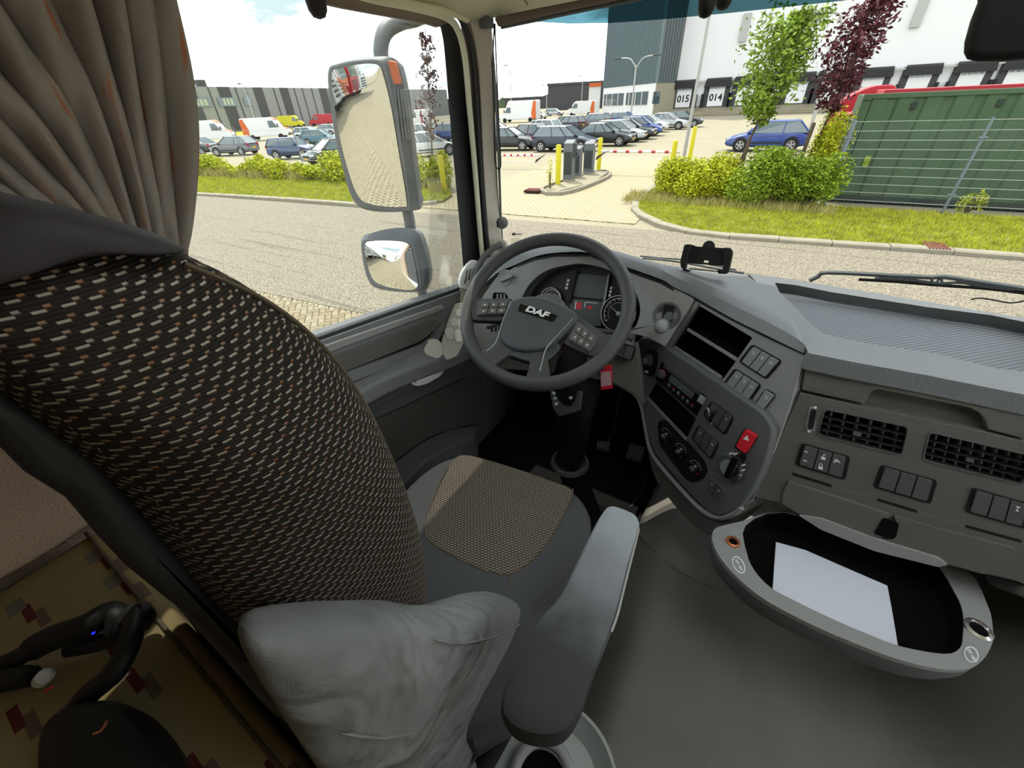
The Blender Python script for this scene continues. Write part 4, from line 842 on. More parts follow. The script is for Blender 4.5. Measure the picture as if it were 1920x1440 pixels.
# rolled blind above the windscreen
br_ = thing('roller_blind', 'brown rolled-up blind along the top of the windscreen', 'blind', (0, 1.16, .2))
pA, pB = ony(935, 38, 1.17), V((1.3, 1.17, .245)); q1 = ony(1060, 8, 1.17); MB().tube([pA, q1, pB], .013, 12).build('roll', 'brown_blind', br_, smooth=True)
MB().tube([pA+V((0, .012, -.012)), q1+V((0, .012, -.014)), pB+V((0, .012, -.014))], .005, 8).build('bottom_bar', 'dash_dark', br_, smooth=True)
pe = ony(912, 40, 1.17); MB().box(pe, (.03, .03, .03)).build('end_cap', 'dash_dark', br_, bevel=.004); MB().box(ony(934, 32, 1.165), (.014, .012, .018)).build('clip', 'white', br_, bevel=.002)
ck = thing('hanging_cord', 'black looped blind cord hanging beside the left windscreen pillar', 'cord', ony(930, 40, 1.17))
tubepx('cord', 'black', [(927, 44, 'y', 1.17), (924, 120, 'y', 1.17), (926, 200, 'y', 1.17), (927, 270, 'y', 1.17), (929, 306, 'y', 1.17), (935, 318, 'y', 1.165), (939, 306, 'y', 1.16), (936, 250, 'y', 1.16), (932, 150, 'y', 1.165), (929, 80, 'y', 1.17), (928, 44, 'y', 1.17)], .0018, ck, 6)
kn_ = thing('blind_hook', 'rounded black knob on the left windscreen pillar above the steering wheel', 'hook', ony(938, 420, 1.2))
c_ = ony(940, 419, 1.19); MB().lathe(c_+V((0, .02, 0)), V((.1, -1, .1)), [(.012, 0), (.019, .01), (.02, .022), (.014, .032), (.002, .036)], 18).build('knob', 'dash_dark', kn_, smooth=True)
MB().box(c_+V((-.006, -.01, 0)), (.004, .012, .02)).build('slot', 'void', kn_)
gh = thing('grab_handle', 'dark curved grab handle bolted to the left windscreen pillar', 'handle', ony(944, 462, 1.2))
tubepx('bar', 'dash_dark', [(940, 458, 'y', 1.19), (924, 466, 'y', 1.16), (906, 484, 'y', 1.12), (893, 510, 'y', 1.08), (885, 545, 'y', 1.05), (882, 585, 'y', 1.03)], .0105, gh, 12)
c_ = ony(942, 461, 1.21); MB().lathe(c_, V((.05, -1, .2)), [(.024, 0), (.024, .01), (.018, .014), (.01, .014)], 20).build('mount', 'beige_trim', gh, smooth=True)
# things hanging from the roof
def blob(name, px_, D, rad, m, label, cat, sq=1., axis=None):
    c_ = ray(*px_).normalized()*D; r = thing(name, label, cat, c_); b = MB(); b.lathe(c_-V((0, 0, rad[1])), (0, 0, 1), [(.002, 0), (rad[0]*.6, rad[1]*.12), (rad[0]*.92, rad[1]*.5), (rad[0], rad[1]), (rad[0]*.95, rad[1]*1.5), (rad[0]*.8, rad[1]*2.)], 20)
    b.build('body', m, r, smooth=True); MB().tube([c_+V((0, 0, rad[1]*.8)), V((c_.x, c_.y, .34))], rad[0]*.35, 10).build('stem', m, r); return r
blob('coat_hook', (592, 2), 1.12, (.019, .026), 'satin', 'small rounded black hook hanging at the top of the driver door window', 'hook')
blob('interior_mirror', (1326, 4), 1.0, (.0145, .021), 'black', 'small rounded black mirror back hanging left of centre under the tinted band', 'mirror')
blob('sensor_housing', (1358, -4), 1.12, (.015, .018), 'black', 'smaller black housing right beside the hanging black mirror back', 'housing')
vc = ray(1874, 45).normalized()*.75; vr = thing('sun_visor', 'big rounded black visor corner hanging at the upper right', 'visor', vc)
Pv = (vc, -vc.normalized()); slab('panel', [(1830, -60), (1832, 5), (1818, 40), (1807, 80), (1806, 100), (1812, 112), (1830, 117), (1880, 117), (1940, 112), (2040, 108), (2040, -60)], Pv, .03, 'black', vr, bevel=.01, seg=4)
MB().tube([vc+V((.05, 0, .06)), V((vc.x+.05, vc.y, .34))], .01, 8).build('hinge', 'black', vr)
# ================================================================ driver's door
side = [onx(x, y, -.905) for x, y in ((380, 400), (560, 655), (590, 640), (700, 600), (800, 563), (868, 542))]
sw = MB(); sw.prism([V((-.905, .24, -.40)), V((-.905, .30, -.41))]+[onx(590, 638, -.905), onx(868, 541, -.905), V((-.905, 1.28, -.56)), V((-.905, 1.30, -1.3)), V((-.905, .24, -1.3))], V((-.06, 0, 0))); sw.build('door_body', 'door_dark', d1)
MB().box((-1.02, .5, -1.45), (.10, 1.9, 1.25)).build('outer_skin', 'bodywhite', d1)
gl = [V((-.925, -.2, .30)), V((-.925, 1.02, .215))]+[onx(842, 70, -.925), onx(874, 545, -.925), onx(590, 632, -.925), V((-.925, -.2, -.25))]
w_2 = MB(); w_2.prism(gl, V((-.004, 0, 0))); struct(w_2.build('window_2', 'glass'))
PD = (V((-.90, 0, 0)), V((1, 0, 0)))
def dsl(name, px, h, th, m, par=d1, r=0, bevel=.003, holes=()): return slab(name, px, PD, th, m, par, holes, bevel, r, h)
dsl('window_seal', [(560, 648), (590, 634), (862, 538), (868, 544), (596, 644), (566, 656)], .006, .02, 'rubber')
dsl('upper_trim', [(560, 668), (594, 642), (868, 544), (900, 560), (880, 600), (600, 690), (570, 700)], .012, .02, 'door_grey')
dsl('upper_ridge', [(560, 676), (598, 652), (830, 572), (836, 580), (600, 668), (566, 684)], .02, .02, 'dash')
dsl('inset_panel', [(590, 682), (612, 674), (818, 596), (822, 604), (806, 628), (790, 640), (632, 704), (590, 712)], .018, .012, 'dash_low', r=5)
dsl('inset_frame', [(585, 690), (628, 708), (792, 648), (812, 634), (830, 604), (838, 612), (816, 650), (796, 662), (630, 730), (585, 740)], .024, .016, 'door_grey', r=4, bevel=.006)
# arm-rest ledge: a real shelf that stands proud of the door
lt = [(560, 752), (640, 722), (700, 697), (760, 668), (795, 654), (834, 642), (880, 628)]
lo = [(585, 792), (652, 748), (720, 712), (780, 688), (840, 668), (880, 652), (905, 640)]
T = [onx(p[0], p[1], -.885) for p in lt]; O = [onx(p[0], p[1], -.835) for p in lo]; U = [p+V((.0, 0, -.055)) for p in O]; Ii = [V((-.89, p.y, p.z)) for p in U]
MB().loft([[a_, b2, c_, d_] for a_, b2, c_, d_ in zip(crom(T, 4, False), crom(O, 4, False), crom(U, 4, False), crom(Ii, 4, False))]).build('armrest_ledge', 'door_grey', d1, bevel=.012, seg=3)
lw = [V((-.86, p.y, p.z-.05)) for p in O]; lw2 = [V((-.87, p.y, p.z-.10)) for p in O]; lw3 = [V((-.9, p.y, p.z-.10)) for p in O]
MB().loft([[a_, b2, c_, d_] for a_, b2, c_, d_ in zip(lw, lw2, lw3, [V((-.9, p.y, p.z)) for p in lw])]).build('lower_trim', 'door_dark', d1, bevel=.005)
# switch console at the front of the ledge
PS = (onx(850, 610, -.86), V((.72, -.35, .6)).normalized())
sp_ = slab('switch_panel', [(853, 568), (872, 566), (884, 600), (872, 640), (858, 668), (838, 676), (826, 668), (828, 640), (840, 600)], PS, .03, 'door_light', d1, bevel=.005, r=6)
def sq(name, cx_, cy_, w_, h_, ang, pl, hh, m, par, bevel=.0015, r=3):
    a_ = math.radians(ang); u, v_ = (math.cos(a_), math.sin(a_)), (-math.sin(a_), math.cos(a_)); P4 = [(cx_+u[0]*x+v_[0]*y, cy_+u[1]*x+v_[1]*y) for x, y in ((-w_/2, -h_/2), (w_/2, -h_/2), (w_/2, h_/2), (-w_/2, h_/2))]
    return slab(name, P4, pl, abs(hh)+.004, m, par, (), bevel, r, hh)
for (x, y, w_, h_, n_) in ((862, 587, 15, 12, 'mirror_dial'), (851, 604, 13, 15, 'window_switch'), (864, 606, 11, 14, 'window_switch'), (843, 626, 15, 22, 'window_switch'), (859, 630, 14, 22, 'window_switch')):
    sq(n_, x, y, w_, h_, -12, PS, .005, 'door_pale', sp_, r=4)
cs = onx(812, 655, -.865); MB().lathe(cs, V((.75, -.3, .6)), [(.036, -.01), (.036, .004), (.032, .009), (.02, .011), (.002, .011)], 24).build('tweeter', 'door_light', d1, smooth=True)
dh = sroot('x'); bpy.data.objects.remove(dh)
hd = slab('handle_recess', [(768, 716), (785, 700), (815, 686), (833, 684), (836, 692), (826, 706), (800, 721), (780, 725)], (onx(800, 700, -.855), V((1, 0, .15)).normalized()), .02, 'door_light', d1, r=6, bevel=.004)
slab('door_opener', [(778, 712), (800, 700), (828, 692), (826, 700), (800, 714), (782, 720)], (onx(800, 700, -.848), V((1, 0, .15)).normalized()), .01, 'door_pale', hd, r=4, bevel=.003)
# woven lower panel, pocket
MATS['speaker_cloth'] = mat('speaker_cloth', '3b3a36', .9, bump=1.2, bscale=380)
dsl('lower_panel', [(640, 850), (680, 800), (760, 765), (880, 706), (905, 700), (905, 760), (893, 792), (850, 806), (800, 822), (760, 850), (700, 905), (650, 920)], .012, .02, 'speaker_cloth', r=10)
pk = MB(); P1 = [onx(x, y, -.885) for x, y in ((690, 905), (740, 865), (790, 828), (840, 804), (896, 796))]; P2 = [onx(x, y, -.80) for x, y in ((720, 965), (760, 905), (800, 862), (846, 838), (888, 826))]
MB().loft([[a_, b2, b2+V((0, 0, -.16)), V((-.9, a_.y, a_.z-.2))] for a_, b2 in zip(P1, P2)]).build('door_pocket', 'door_dark', d1, bevel=.008)
# round vent at the pillar foot
vn = thing('side_vent', 'pale oval demister vent at the foot of the left pillar', 'vent', onx(884, 520, -.86))
PV = (onx(882, 520, -.86), V((.8, -.6, .25)).normalized())
vo = slab('frame', crom([(886, 488), (902, 495), (906, 515), (894, 535), (872, 543), (862, 532), (868, 508)], 4), PV, .03, 'door_pale', vn, bevel=.004)
for i in range(4): slab('vane', [(870+i*7, 532-i*7), (876+i*6, 500-i*2+6), (878+i*6, 500-i*2+6), (873+i*7, 533-i*7)], PV, .004, 'dash_dark', vn, h=.003, bevel=0)
slab('mount_base', [(862, 540), (890, 500), (935, 475), (945, 500), (905, 560), (895, 620), (858, 560)], (onx(882, 520, -.87), V((.75, -.6, .25)).normalized()), .03, 'beige_trim', vn, bevel=.01, r=10)
struct(MB().box((-.945, 1.22, -.93), (.05, .50, .76)).build('trim_3', 'door_dark', bevel=.01))
# ================================================================ door mirrors
ma = thing('mirror_assembly', 'dark door mirror arm carrying a tall mirror and a small wide-angle mirror', 'mirror', onx(760, 300, -1.3))
MB().tube(crom([V((-.99, 1.42, .30))]+[onx(x, y, -1.25) for x, y in ((790, 30), (752, 40), (722, 60), (714, 100), (725, 130))], 6, False), [.024]*31 if False else .024, 14).build('upper_arm', 'dash_dark', ma, smooth=True)
MB().tube([onx(760, 375, -1.27), onx(768, 415, -1.27), onx(778, 500, -1.27), onx(797, 565, -1.26), V((-1.1, 1.3, -.9))], .022, 12).build('lower_arm', 'dash_dark', ma, smooth=True)
def mirror(glass, frame, shell, cpx, dx, want, sag, nm, depth):
    c_ = onx(cpx[0], cpx[1], dx); n_ = (V(want).normalized()-c_.normalized()).normalized(); pl = (c_, n_)
    G = crom(glass, 5); F2 = crom(frame, 5)
    fr = slab(nm+'_frame', F2, pl, .02, 'dash_dark', ma, holes=[], bevel=.004, h=-.002)
    gp_ = [onp(p[0], p[1], offp(pl, .0015)) for p in G]; cen = sum(gp_, V((0, 0, 0)))/len(gp_); mb_ = MB(); rings = [[cen+(p-cen)*t-n_*(sag*(t*t))+n_*sag*1.0 for p in gp_] for t in (1, .8, .6, .4, .2, .03)]
    mb_.loft(rings, cap=False); mb_.f.append(list(range(5*len(gp_), 6*len(gp_)))); mb_.m.append(0)
    go = mb_.build(nm+'_glass', 'mirror', ma, smooth=True)
    ring0 = [onp(p[0], p[1], offp(pl, -.004)) for p in F2]; S2 = crom(shell, 5); ring1 = [onp(p[0], p[1], offp(pl, -.02)) for p in S2]; c1 = sum(ring1, V((0, 0, 0)))/len(ring1)
    ring2 = [c1+(p-c1)*.93-n_*depth*.6 for p in ring1]; ring3 = [c1+(p-c1)*.6-n_*depth for p in ring1]
    MB().loft([ring0, ring1, ring2, ring3]).build(nm+'_housing', 'cabinet', ma, smooth=True)
    return pl
gm = [(622, 142), (640, 128), (680, 120), (708, 122), (718, 140), (733, 200), (748, 290), (762, 375), (755, 388), (700, 384), (672, 368), (650, 310), (632, 230)]
fm = [(615, 138), (636, 120), (684, 112), (716, 114), (727, 134), (742, 200), (757, 290), (770, 380), (760, 396), (696, 392), (663, 374), (642, 312), (624, 232)]
shm = [(615, 136), (636, 117), (690, 107), (736, 108), (750, 130), (762, 195), (774, 290), (785, 375), (782, 394), (700, 396), (663, 376), (642, 312), (624, 232)]
PM = mirror(gm, fm, shm, (690, 255), -1.30, (-.27, -1, -.21), .005, 'main', .09)
slab('indicator', [(726, 113), (742, 116), (752, 158), (738, 158)], PM, .012, 'orange', ma, h=.004, r=4); MATS['indicator'] = MATS['orange']
for i in range(5): slab('housing_rib', [(738+i*6, 168), (741+i*6, 168), (752+i*6, 262), (749+i*6, 262)], PM, .01, 'dash_dark', ma, h=.003, bevel=.0005)
gs = [(684, 462), (700, 452), (740, 452), (762, 456), (772, 470), (782, 520), (782, 538), (765, 544), (720, 536), (696, 518)]
fs_ = [(678, 458), (696, 448), (745, 448), (768, 452), (779, 468), (789, 520), (788, 540), (768, 548), (716, 541), (690, 522)]
ss_ = [(677, 452), (700, 436), (745, 427), (778, 432), (792, 455), (803, 500), (803, 538), (785, 548), (716, 543), (689, 522)]
mirror(gs, fs_, ss_, (740, 495), -1.30, (-.22, -1, -.16), .018, 'wide', .09)
# ================================================================ dashboard
db = thing('dashboard', 'wrap-around dark grey cab dashboard with gauges, centre console and air vents', 'dashboard', (0, 1.0, -.5))
KA, KB = ony(1507, 665, .86), ony(1410, 940, .80); ab = (KB-KA).normalized(); a_ = math.radians(34)
nC = V((-math.cos(a_), math.sin(a_), 0)).cross(ab).normalized(); nC = -nC if nC.y > 0 else nC
nP = V((1, 0, 0)).cross(ab).normalized(); nP = -nP if nP.y > 0 else nP
PC, PP = (KA, nC), (KA, nP)
C1 = onp(1304, 560, PC); PGn = V((-.05, -.93, .36)).normalized(); PG = (C1, PGn)
def S(name, px, pl, h=0., th=.02, m='dash', par=db, r=0, bevel=.0015, holes=(), label=None): return slab(name, px, pl, th, m, par, holes, bevel, r, h, label=label)
# --- gauge panel with the instrument opening
ghole = crom([(970, 604), (974, 575), (983, 550), (998, 528), (1027, 507), (1075, 496), (1111, 498), (1150, 511), (1184, 538), (1199, 572), (1196, 600), (1182, 618), (1130, 624), (1060, 622), (1000, 620)], 3)
gpo = [(969, 498), (1000, 484), (1040, 477), (1107, 477), (1173, 503), (1240, 527), (1263, 540), (1304, 561), (1280, 598), (1247, 650), (1213, 633), (1190, 627), (1180, 660), (1050, 665), (900, 660), (885, 625), (893, 585), (905, 555), (930, 520)]
S('gauge_panel', gpo, PG, 0, .02, 'dash', holes=[ghole], bevel=.003)
pocket('cluster_wall', ghole, PG, .055, 'dash_dark', db)
PGi = offp(PG, -.05)
cl_ = S('instrument_cluster', [(960, 630), (970, 540), (1030, 495), (1120, 490), (1205, 540), (1215, 620), (1180, 640)], PG, -.045, .01, 'gauge', bevel=0)
PQ = offp(PG, -.044)
def ringpx(name, c, rad, pl, prof, m, par, seg=32):
    b = MB(); b.lathe(onp(c[0], c[1], pl), pl[1], prof, seg); return b.build(name, m, par, smooth=True)
def arc(b, c, rad, w_, a0, a1, n_, pl, h=.001):
    cc = onp(c[0], c[1], pl)+pl[1]*h; u = V((1, 0, 0)); u = (u-u.dot(pl[1])*pl[1]).normalized(); v_ = pl[1].cross(u)
    pt = lambda a, r_: cc+(u*math.cos(math.radians(a))+v_*math.sin(math.radians(a)))*r_
    for i in range(n_): p0, p1 = a0+(a1-a0)*i/n_, a0+(a1-a0)*(i+1)/n_; b.add([pt(p0, rad-w_), pt(p0, rad), pt(p1, rad), pt(p1, rad-w_)], [(0, 1, 2, 3)])
    return pt
for (c_, R_, nm) in (((1035, 562), .038, 'tachometer'), ((1161, 588), .052, 'speedometer')):
    dl = ringpx(nm, c_, R_, PQ, [(R_, 0), (R_, .008), (R_*.94, .012), (R_*.9, .004), (.001, .002)], 'gauge', cl_)
    b = MB(); arc(b, c_, R_*.98, .0025, 0, 360, 40, PQ, .0115); arc(b, c_, R_*.84, .002, -40, 220, 30, PQ, .006); pt = arc(b, c_, R_*.60, .0008, -40, 220, 20, PQ, .006)
    for k in range(14): b.prism([pt(-40+k*20-1.3, R_*.85), pt(-40+k*20+1.3, R_*.85), pt(-40+k*20+1.3, R_*.70), pt(-40+k*20-1.3, R_*.70)], PQ[1]*.0005)
    b.build('scale_marks', 'marks', dl)
    b = MB(); arc(b, c_, R_*.9, .004, -40, -5, 8, PQ, .0065); b.build('red_zone', 'marks_red', dl)
    q = pt(150 if nm == 'speedometer' else 215, R_*.75); b = MB(); b.tube([onp(c_[0], c_[1], PQ)+PQ[1]*.008, q+PQ[1]*.002], [.0016, .0008], 5); b.lathe(onp(c_[0], c_[1], PQ), PQ[1], [(.006, 0), (.006, .010), (.001, .011)], 12); b.build('needle', 'spokegrey', dl)
S('display', [(1081, 512), (1139, 518), (1133, 562), (1074, 556)], PQ, .003, .004, 'screen', cl_, bevel=.001)
S('warning_panel', [(1071, 560), (1132, 566), (1126, 612), (1062, 608)], PQ, .002, .004, 'screen', cl_, bevel=.001)
for pts_, m_ in (([(1082, 566), (1090, 567), (1089, 580), (1080, 579)], 'marks_red'), ([(1102, 573), (1110, 574), (1109, 580), (1101, 579)], 'marks_red'), ([(1098, 566), (1120, 568), (1120, 569.3), (1098, 567.3)], 'marks'), ([(1097, 566), (1098.5, 566), (1096.5, 576), (1095, 576)], 'marks'), ([(1079, 565), (1081, 565), (1079, 580), (1077, 580)], 'marks')): S('warning_sign', pts_, PQ, .004, .001, m_, cl_, bevel=0)
for (x, y, ang) in ((1065, 526, 75), (1146, 540, 75)):
    for i in range(3): sq('fuel_mark', x-i*1.6, y+i*7, 4, 5, 20, PQ, .003, 'marks', cl_, 0, 0)
S('divider', [(1079, 508), (1083, 508), (1069, 568), (1065, 568)], PQ, .012, .012, 'black', cl_, bevel=.001)
S('divider', [(1140, 514), (1143, 514), (1133, 572), (1130, 572)], PQ, .008, .008, 'gauge_ring', cl_, bevel=.001)
lk = ringpx('light_switch', (948, 521), .023, PG, [(.0245, .0), (.0245, .002), (.0225, .003), (.021, .002), (.001, .002)], 'switch_l', db)
sq('pointer', 948, 521, 27, 7, -22, PG, .012, 'dash', lk, .002)
for k in range(7): a_ = math.radians(200+k*22); sq('mark', 948+14.5*math.cos(a_), 521+14.5*math.sin(a_), 2, 2, 0, PG, .003, 'marks', lk, 0, 0)
sv = S('small_vent', [(925, 548), (948, 549), (953, 558), (950, 566), (922, 566)], PG, .001, .002, 'void', bevel=0, r=3)
for k in range(3): S('vane', [(931+k*6.5, 551), (933.5+k*6.5, 551), (934+k*6.5, 564), (931+k*6.5, 564)], PG, .003, .004, 'dash', sv, bevel=.0005)
for k in range(3): S('vane', [(921+k*7, 588), (924+k*7, 588), (923+k*7, 622), (920+k*7, 622)], PG, .003, .004, 'black', sv, bevel=.0005)
# handbrake lever
hb = ringpx('brake_lever', (1250, 592), .03, PG, [(.035, 0), (.034, .003), (.028, .002), (.026, -.0), (.001, -.0)], 'dash_dark', db)
S('lever_slot', [(1246, 570), (1265, 573), (1260, 604), (1240, 600)], PG, .004, .003, 'black', hb, bevel=.001, r=2)
k0 = onp(1255, 592, PG); k1 = onp(1240, 612, offp(PG, .045)); b = MB(); b.tube([k0, k0.lerp(k1, .6)], [.012, .009], 12); b.build('lever_arm', 'dash_dark', hb, smooth=True)
b = MB(); ax = (k1-k0).normalized(); b.lathe(k1-ax*.012, ax, [(.004, -.012), (.013, -.004), (.0175, .008), (.017, .02), (.011, .029), (.001, .032)], 20); b.build('lever_knob', 'switch_l', hb, smooth=True)
# --- hood above the gauges and the console
fe = [onp(p[0], p[1], offp(PG, .004)) for p in ((905, 535), (935, 510), (969, 495), (1003, 481), (1040, 474), (1107, 474), (1173, 500), (1240, 524), (1263, 538))]+[onp(p[0], p[1], offp(PC, .004)) for p in ((1304, 558), (1371, 596), (1440, 630), (1495, 657), (1507, 662))]
rd = [ony(x, y, q) for x, y, q in ((893, 500, 1.16), (915, 485, 1.17), (948, 469, 1.16), (985, 462, 1.15), (1040, 456, 1.14), (1107, 460, 1.12), (1180, 478, 1.10), (1240, 497, 1.08), (1268, 508, 1.06), (1315, 528, 1.03), (1385, 560, .99), (1450, 592, .945), (1492, 622, .90), (1507, 645, .875))]
bk = [V((-.92, 1.27, -.50)), V((-.85, 1.29, -.49)), V((-.75, 1.31, -.49)), V((-.65, 1.32, -.49)), V((-.55, 1.33, -.485)), V((-.42, 1.34, -.48)), V((-.3, 1.34, -.47)), ony(1288, 503, 1.30), ony(1320, 509, 1.27), ony(1352, 512, 1.25), ony(1392, 514, 1.22), ony(1425, 535, 1.12), ony(1480, 590, .97), ony(1506, 638, .885)]
fe_, rd_, bk_ = crom(fe, 4, False), crom(rd, 4, False), crom(bk, 4, False)
lipA = [p-PGn*.03 for p in fe_]
m1 = [f.lerp(r_, .45)+V((0, -.004, .008)) for f, r_ in zip(fe_, rd_)]; m2 = [r_.lerp(b2, .3)+V((0, 0, .001)) for r_, b2 in zip(rd_, bk_)]
MB().loft([lipA, fe_, m1, rd_, m2, bk_], around=False).build('dash_hood', 'dash_soft', db, smooth=True)
S('hood_gap', [(969, 497), (1003, 484), (1040, 477), (1107, 477), (1173, 503), (1240, 527), (1263, 541), (1263, 546), (1240, 532), (1173, 508), (1107, 481), (1040, 481), (1003, 488), (969, 501)], PG, .0015, .001, 'black', bevel=0)
# --- centre console, upper plate with the double slot
dinh = [(1311, 573), (1411, 633), (1355, 712), (1259, 651)]
cpo = [(1304, 561), (1371, 599), (1440, 633), (1509, 665), (1501, 692), (1480, 762), (1452, 843), (1412, 936), (1380, 960), (1340, 960), (1225, 800), (1213, 660), (1247, 650)]
S('console_plate', cpo, PC, 0, .02, 'dash', holes=[rnd(dinh, 3)], bevel=.003)
S('seam', [(1304, 560), (1306, 561), (1249, 651), (1246, 650)], PC, .0008, .001, 'black', bevel=0)
S('seam', [(1300, 557), (1372, 596), (1441, 630), (1508, 661), (1508, 666), (1440, 635), (1371, 601), (1300, 562)], PC, .0012, .002, 'black', bevel=0)
pocket('storage_slot', rnd(dinh, 3), PC, .11, 'void', db)  # near-black colour carries the shade deep inside the slot
S('slot_divider', [(1289, 615), (1384, 673), (1382, 679), (1287, 620)], PC, .001, .004, 'dash', bevel=.001)
S('slot_shelf', [(1289, 616), (1384, 674), (1382, 678), (1287, 619)], PC, -.004, .09, 'void', bevel=0)  # shelf coloured near-black too, standing in for the slot's shade
S('slot_lip', [(1264, 649), (1352, 706), (1350, 712), (1260, 654)], PC, .002, .006, 'switch_l', bevel=.001)
S('slot_trim', [(1309, 570), (1312, 570), (1261, 652), (1257, 651)], PC, .002, .003, 'dash_dark', bevel=.001)
def lerp2(a, b, t): return (a[0]+(b[0]-a[0])*t, a[1]+(b[1]-a[1])*t)
def bank(name, q, pl, h, n_, m='switch', par=db, marks='', r=7, fm='black', horiz=True, gap=.03, keyname='rocker_switch', blank=()):
    """frame quad q (TL, TR, BR, BL) with n_ rocker switches side by side"""
    fr = S(name, q, pl, h+.003, .01, fm, par, r=r, bevel=.001); c = (sum(p[0] for p in q)/4, sum(p[1] for p in q)/4); q2 = [lerp2(c, p, .86) for p in q]; tl, tr, br, bl = q2
    for i in range(n_):
        t0, t1 = i/n_+gap/2, (i+1)/n_-gap/2; k = [lerp2(tl, tr, t0), lerp2(tl, tr, t1), lerp2(bl, br, t1), lerp2(bl, br, t0)]
        ky = S(keyname, k, pl, h+.006, .006, m, fr, r=[3 if i == 0 else .8, 3 if i == n_-1 else .8, 3 if i == n_-1 else .8, 3 if i == 0 else .8], bevel=.0012)
        c2 = (sum(p[0] for p in k)/4, sum(p[1] for p in k)/4)
        if i < len(marks) and marks[i] != ' ':
            up_ = lerp2(lerp2(k[0], k[1], .5), lerp2(k[2], k[3], .5), .28); d_ = ((k[1][0]-k[0][0])*.5, (k[1][1]-k[0][1])*.5)
            if marks[i] in 'abcdef':   # little drawn symbols
                s_ = math.hypot(*d_)*.42; ux, uy = d_[0]/math.hypot(*d_), d_[1]/math.hypot(*d_); vx, vy = -uy, ux
                pat = {'a': ((-.7, -.5, .5, .3), (.2, .0, .5, .9), (-.6, .5, .8, .25)), 'b': ((-.6, -.2, .35, .9), (.3, -.4, .8, .3), (.3, .4, .8, .3)), 'c': ((0, -.6, 1.3, .25), (0, 0, .3, .9), (0, .6, .9, .25)), 'd': ((-.5, 0, .3, 1.1), (.5, 0, .3, 1.1), (0, .1, .7, .3)), 'e': ((0, 0, .8, .8),), 'f': ((-.4, -.4, .7, .25), (.4, .4, .7, .25), (0, 0, .25, .8))}[marks[i]]
                b = MB()
                for (px_, py_, w_, h_) in pat:
                    P4 = [(up_[0]+(ux*(px_+sx*w_/2)+vx*(py_+sy*h_/2))*s_, up_[1]+(uy*(px_+sx*w_/2)+vy*(py_+sy*h_/2))*s_) for sx, sy in ((-1, -1), (1, -1), (1, 1), (-1, 1))]
                    b.prism([onp(p[0], p[1], offp(pl, h+.0066)) for p in P4], -pl[1]*.0005)
                b.build('symbol', 'marks', fr)
    return fr
bank('switch_bank', [(1409, 645), (1466, 677), (1436, 712), (1384, 678)], PC, 0, 3, 'switch_l', marks='acb')
bank('switch_bank', [(1377, 690), (1427, 722), (1404, 756), (1355, 719)], PC, 0, 3, 'switch_l', marks='bcd')
bank('switch_bank', [(1434, 728), (1455, 740), (1428, 775), (1410, 764)], PC, 0, 1, 'switch_l', marks='f')
# --- lower console, proud of the plate
HL = .018
lco = [(1192, 641), (1213, 634), (1250, 651), (1330, 704), (1400, 752), (1430, 773), (1446, 798), (1446, 826), (1428, 884), (1406, 926), (1388, 950), (1364, 966), (1338, 968), (1297, 932), (1250, 879), (1226, 850), (1216, 820), (1208, 780), (1200, 735), (1190, 700)]
obo = [(1196, 720), (1206, 800), (1222, 884), (1252, 934), (1288, 974), (1322, 1001), (1346, 998), (1376, 975), (1402, 940), (1400, 900), (1300, 800)]
S('console_skirt', crom(obo, 3), PC, .002, .09, 'dash_low', bevel=.006)
lc = S('lower_console', crom(lco, 2), PC, HL, .03, 'dash_dark', bevel=.008)
tr_ = [onp(x, y, offp(PC, .010)) for x, y in ((1150, 716), (1189, 738), (1203, 760), (1211, 800), (1221, 846), (1250, 886), (1297, 938), (1322, 960), (1345, 970), (1370, 966), (1390, 951))]
MB().tube(crom(tr_, 5, False), .0075, 8).build('console_trim', 'dash', db, smooth=True)
rad = S('radio', [(1240, 677), (1325, 744), (1306, 781), (1229, 712)], PC, HL+.001, .02, 'black_gloss', bevel=.001, r=2)
S('slot', [(1246, 681), (1316, 736), (1312, 743), (1243, 688)], PC, HL+.004, .004, 'switch', rad, bevel=.001)
b = MB(); b.lathe(onp(1243, 701, offp(PC, HL)), nC, [(.012, 0), (.012, .010), (.009, .013), (.001, .013)], 18); b.build('volume_knob', 'switch', rad, smooth=True)
b = MB(); arc(b, (1243, 701), .0135, .0015, 0, 360, 24, offp(PC, HL), .004); b.build('red_ring', 'marks_red', rad)
S('eject_key', [(1312, 740), (1322, 747), (1316, 759), (1306, 752)], PC, HL+.004, .004, 'spokegrey', rad, bevel=.001)
S('display', [(1258, 703), (1302, 737), (1296, 748), (1253, 714)], PC, HL+.003, .003, 'screen', rad, bevel=.0005)
for k in range(6): p = lerp2((1254, 724), (1297, 762), k/5); sq('preset_key', p[0], p[1], 6, 4, 40, PC, HL+.003, 'switch', rad, .0004, 0); sq('figure', p[0], p[1]-3.5, 2.2, 2, 40, PC, HL+.003, 'marks_red' if k % 2 else 'marks', rad, 0, 0)
pq = [(1231, 716), (1305, 784), (1288, 820), (1216, 744)]; S('lower_slot', pq, PC, HL+.0008, .001, 'void', bevel=0, r=2)
for d_ in (0, 5): MB().tube([onp(1213, 742+d_, offp(PC, HL+.001)), onp(1288-d_*.4, 822+d_*.6, offp(PC, HL+.001))], .0008, 6).build('slot_edge', 'spokegrey', db)
kp = S('knob_panel', [(1207, 664), (1214, 655), (1226, 655), (1234, 663), (1232, 686), (1226, 708), (1200, 697)], PC, HL+.002, .004, 'black', bevel=.001, r=6)
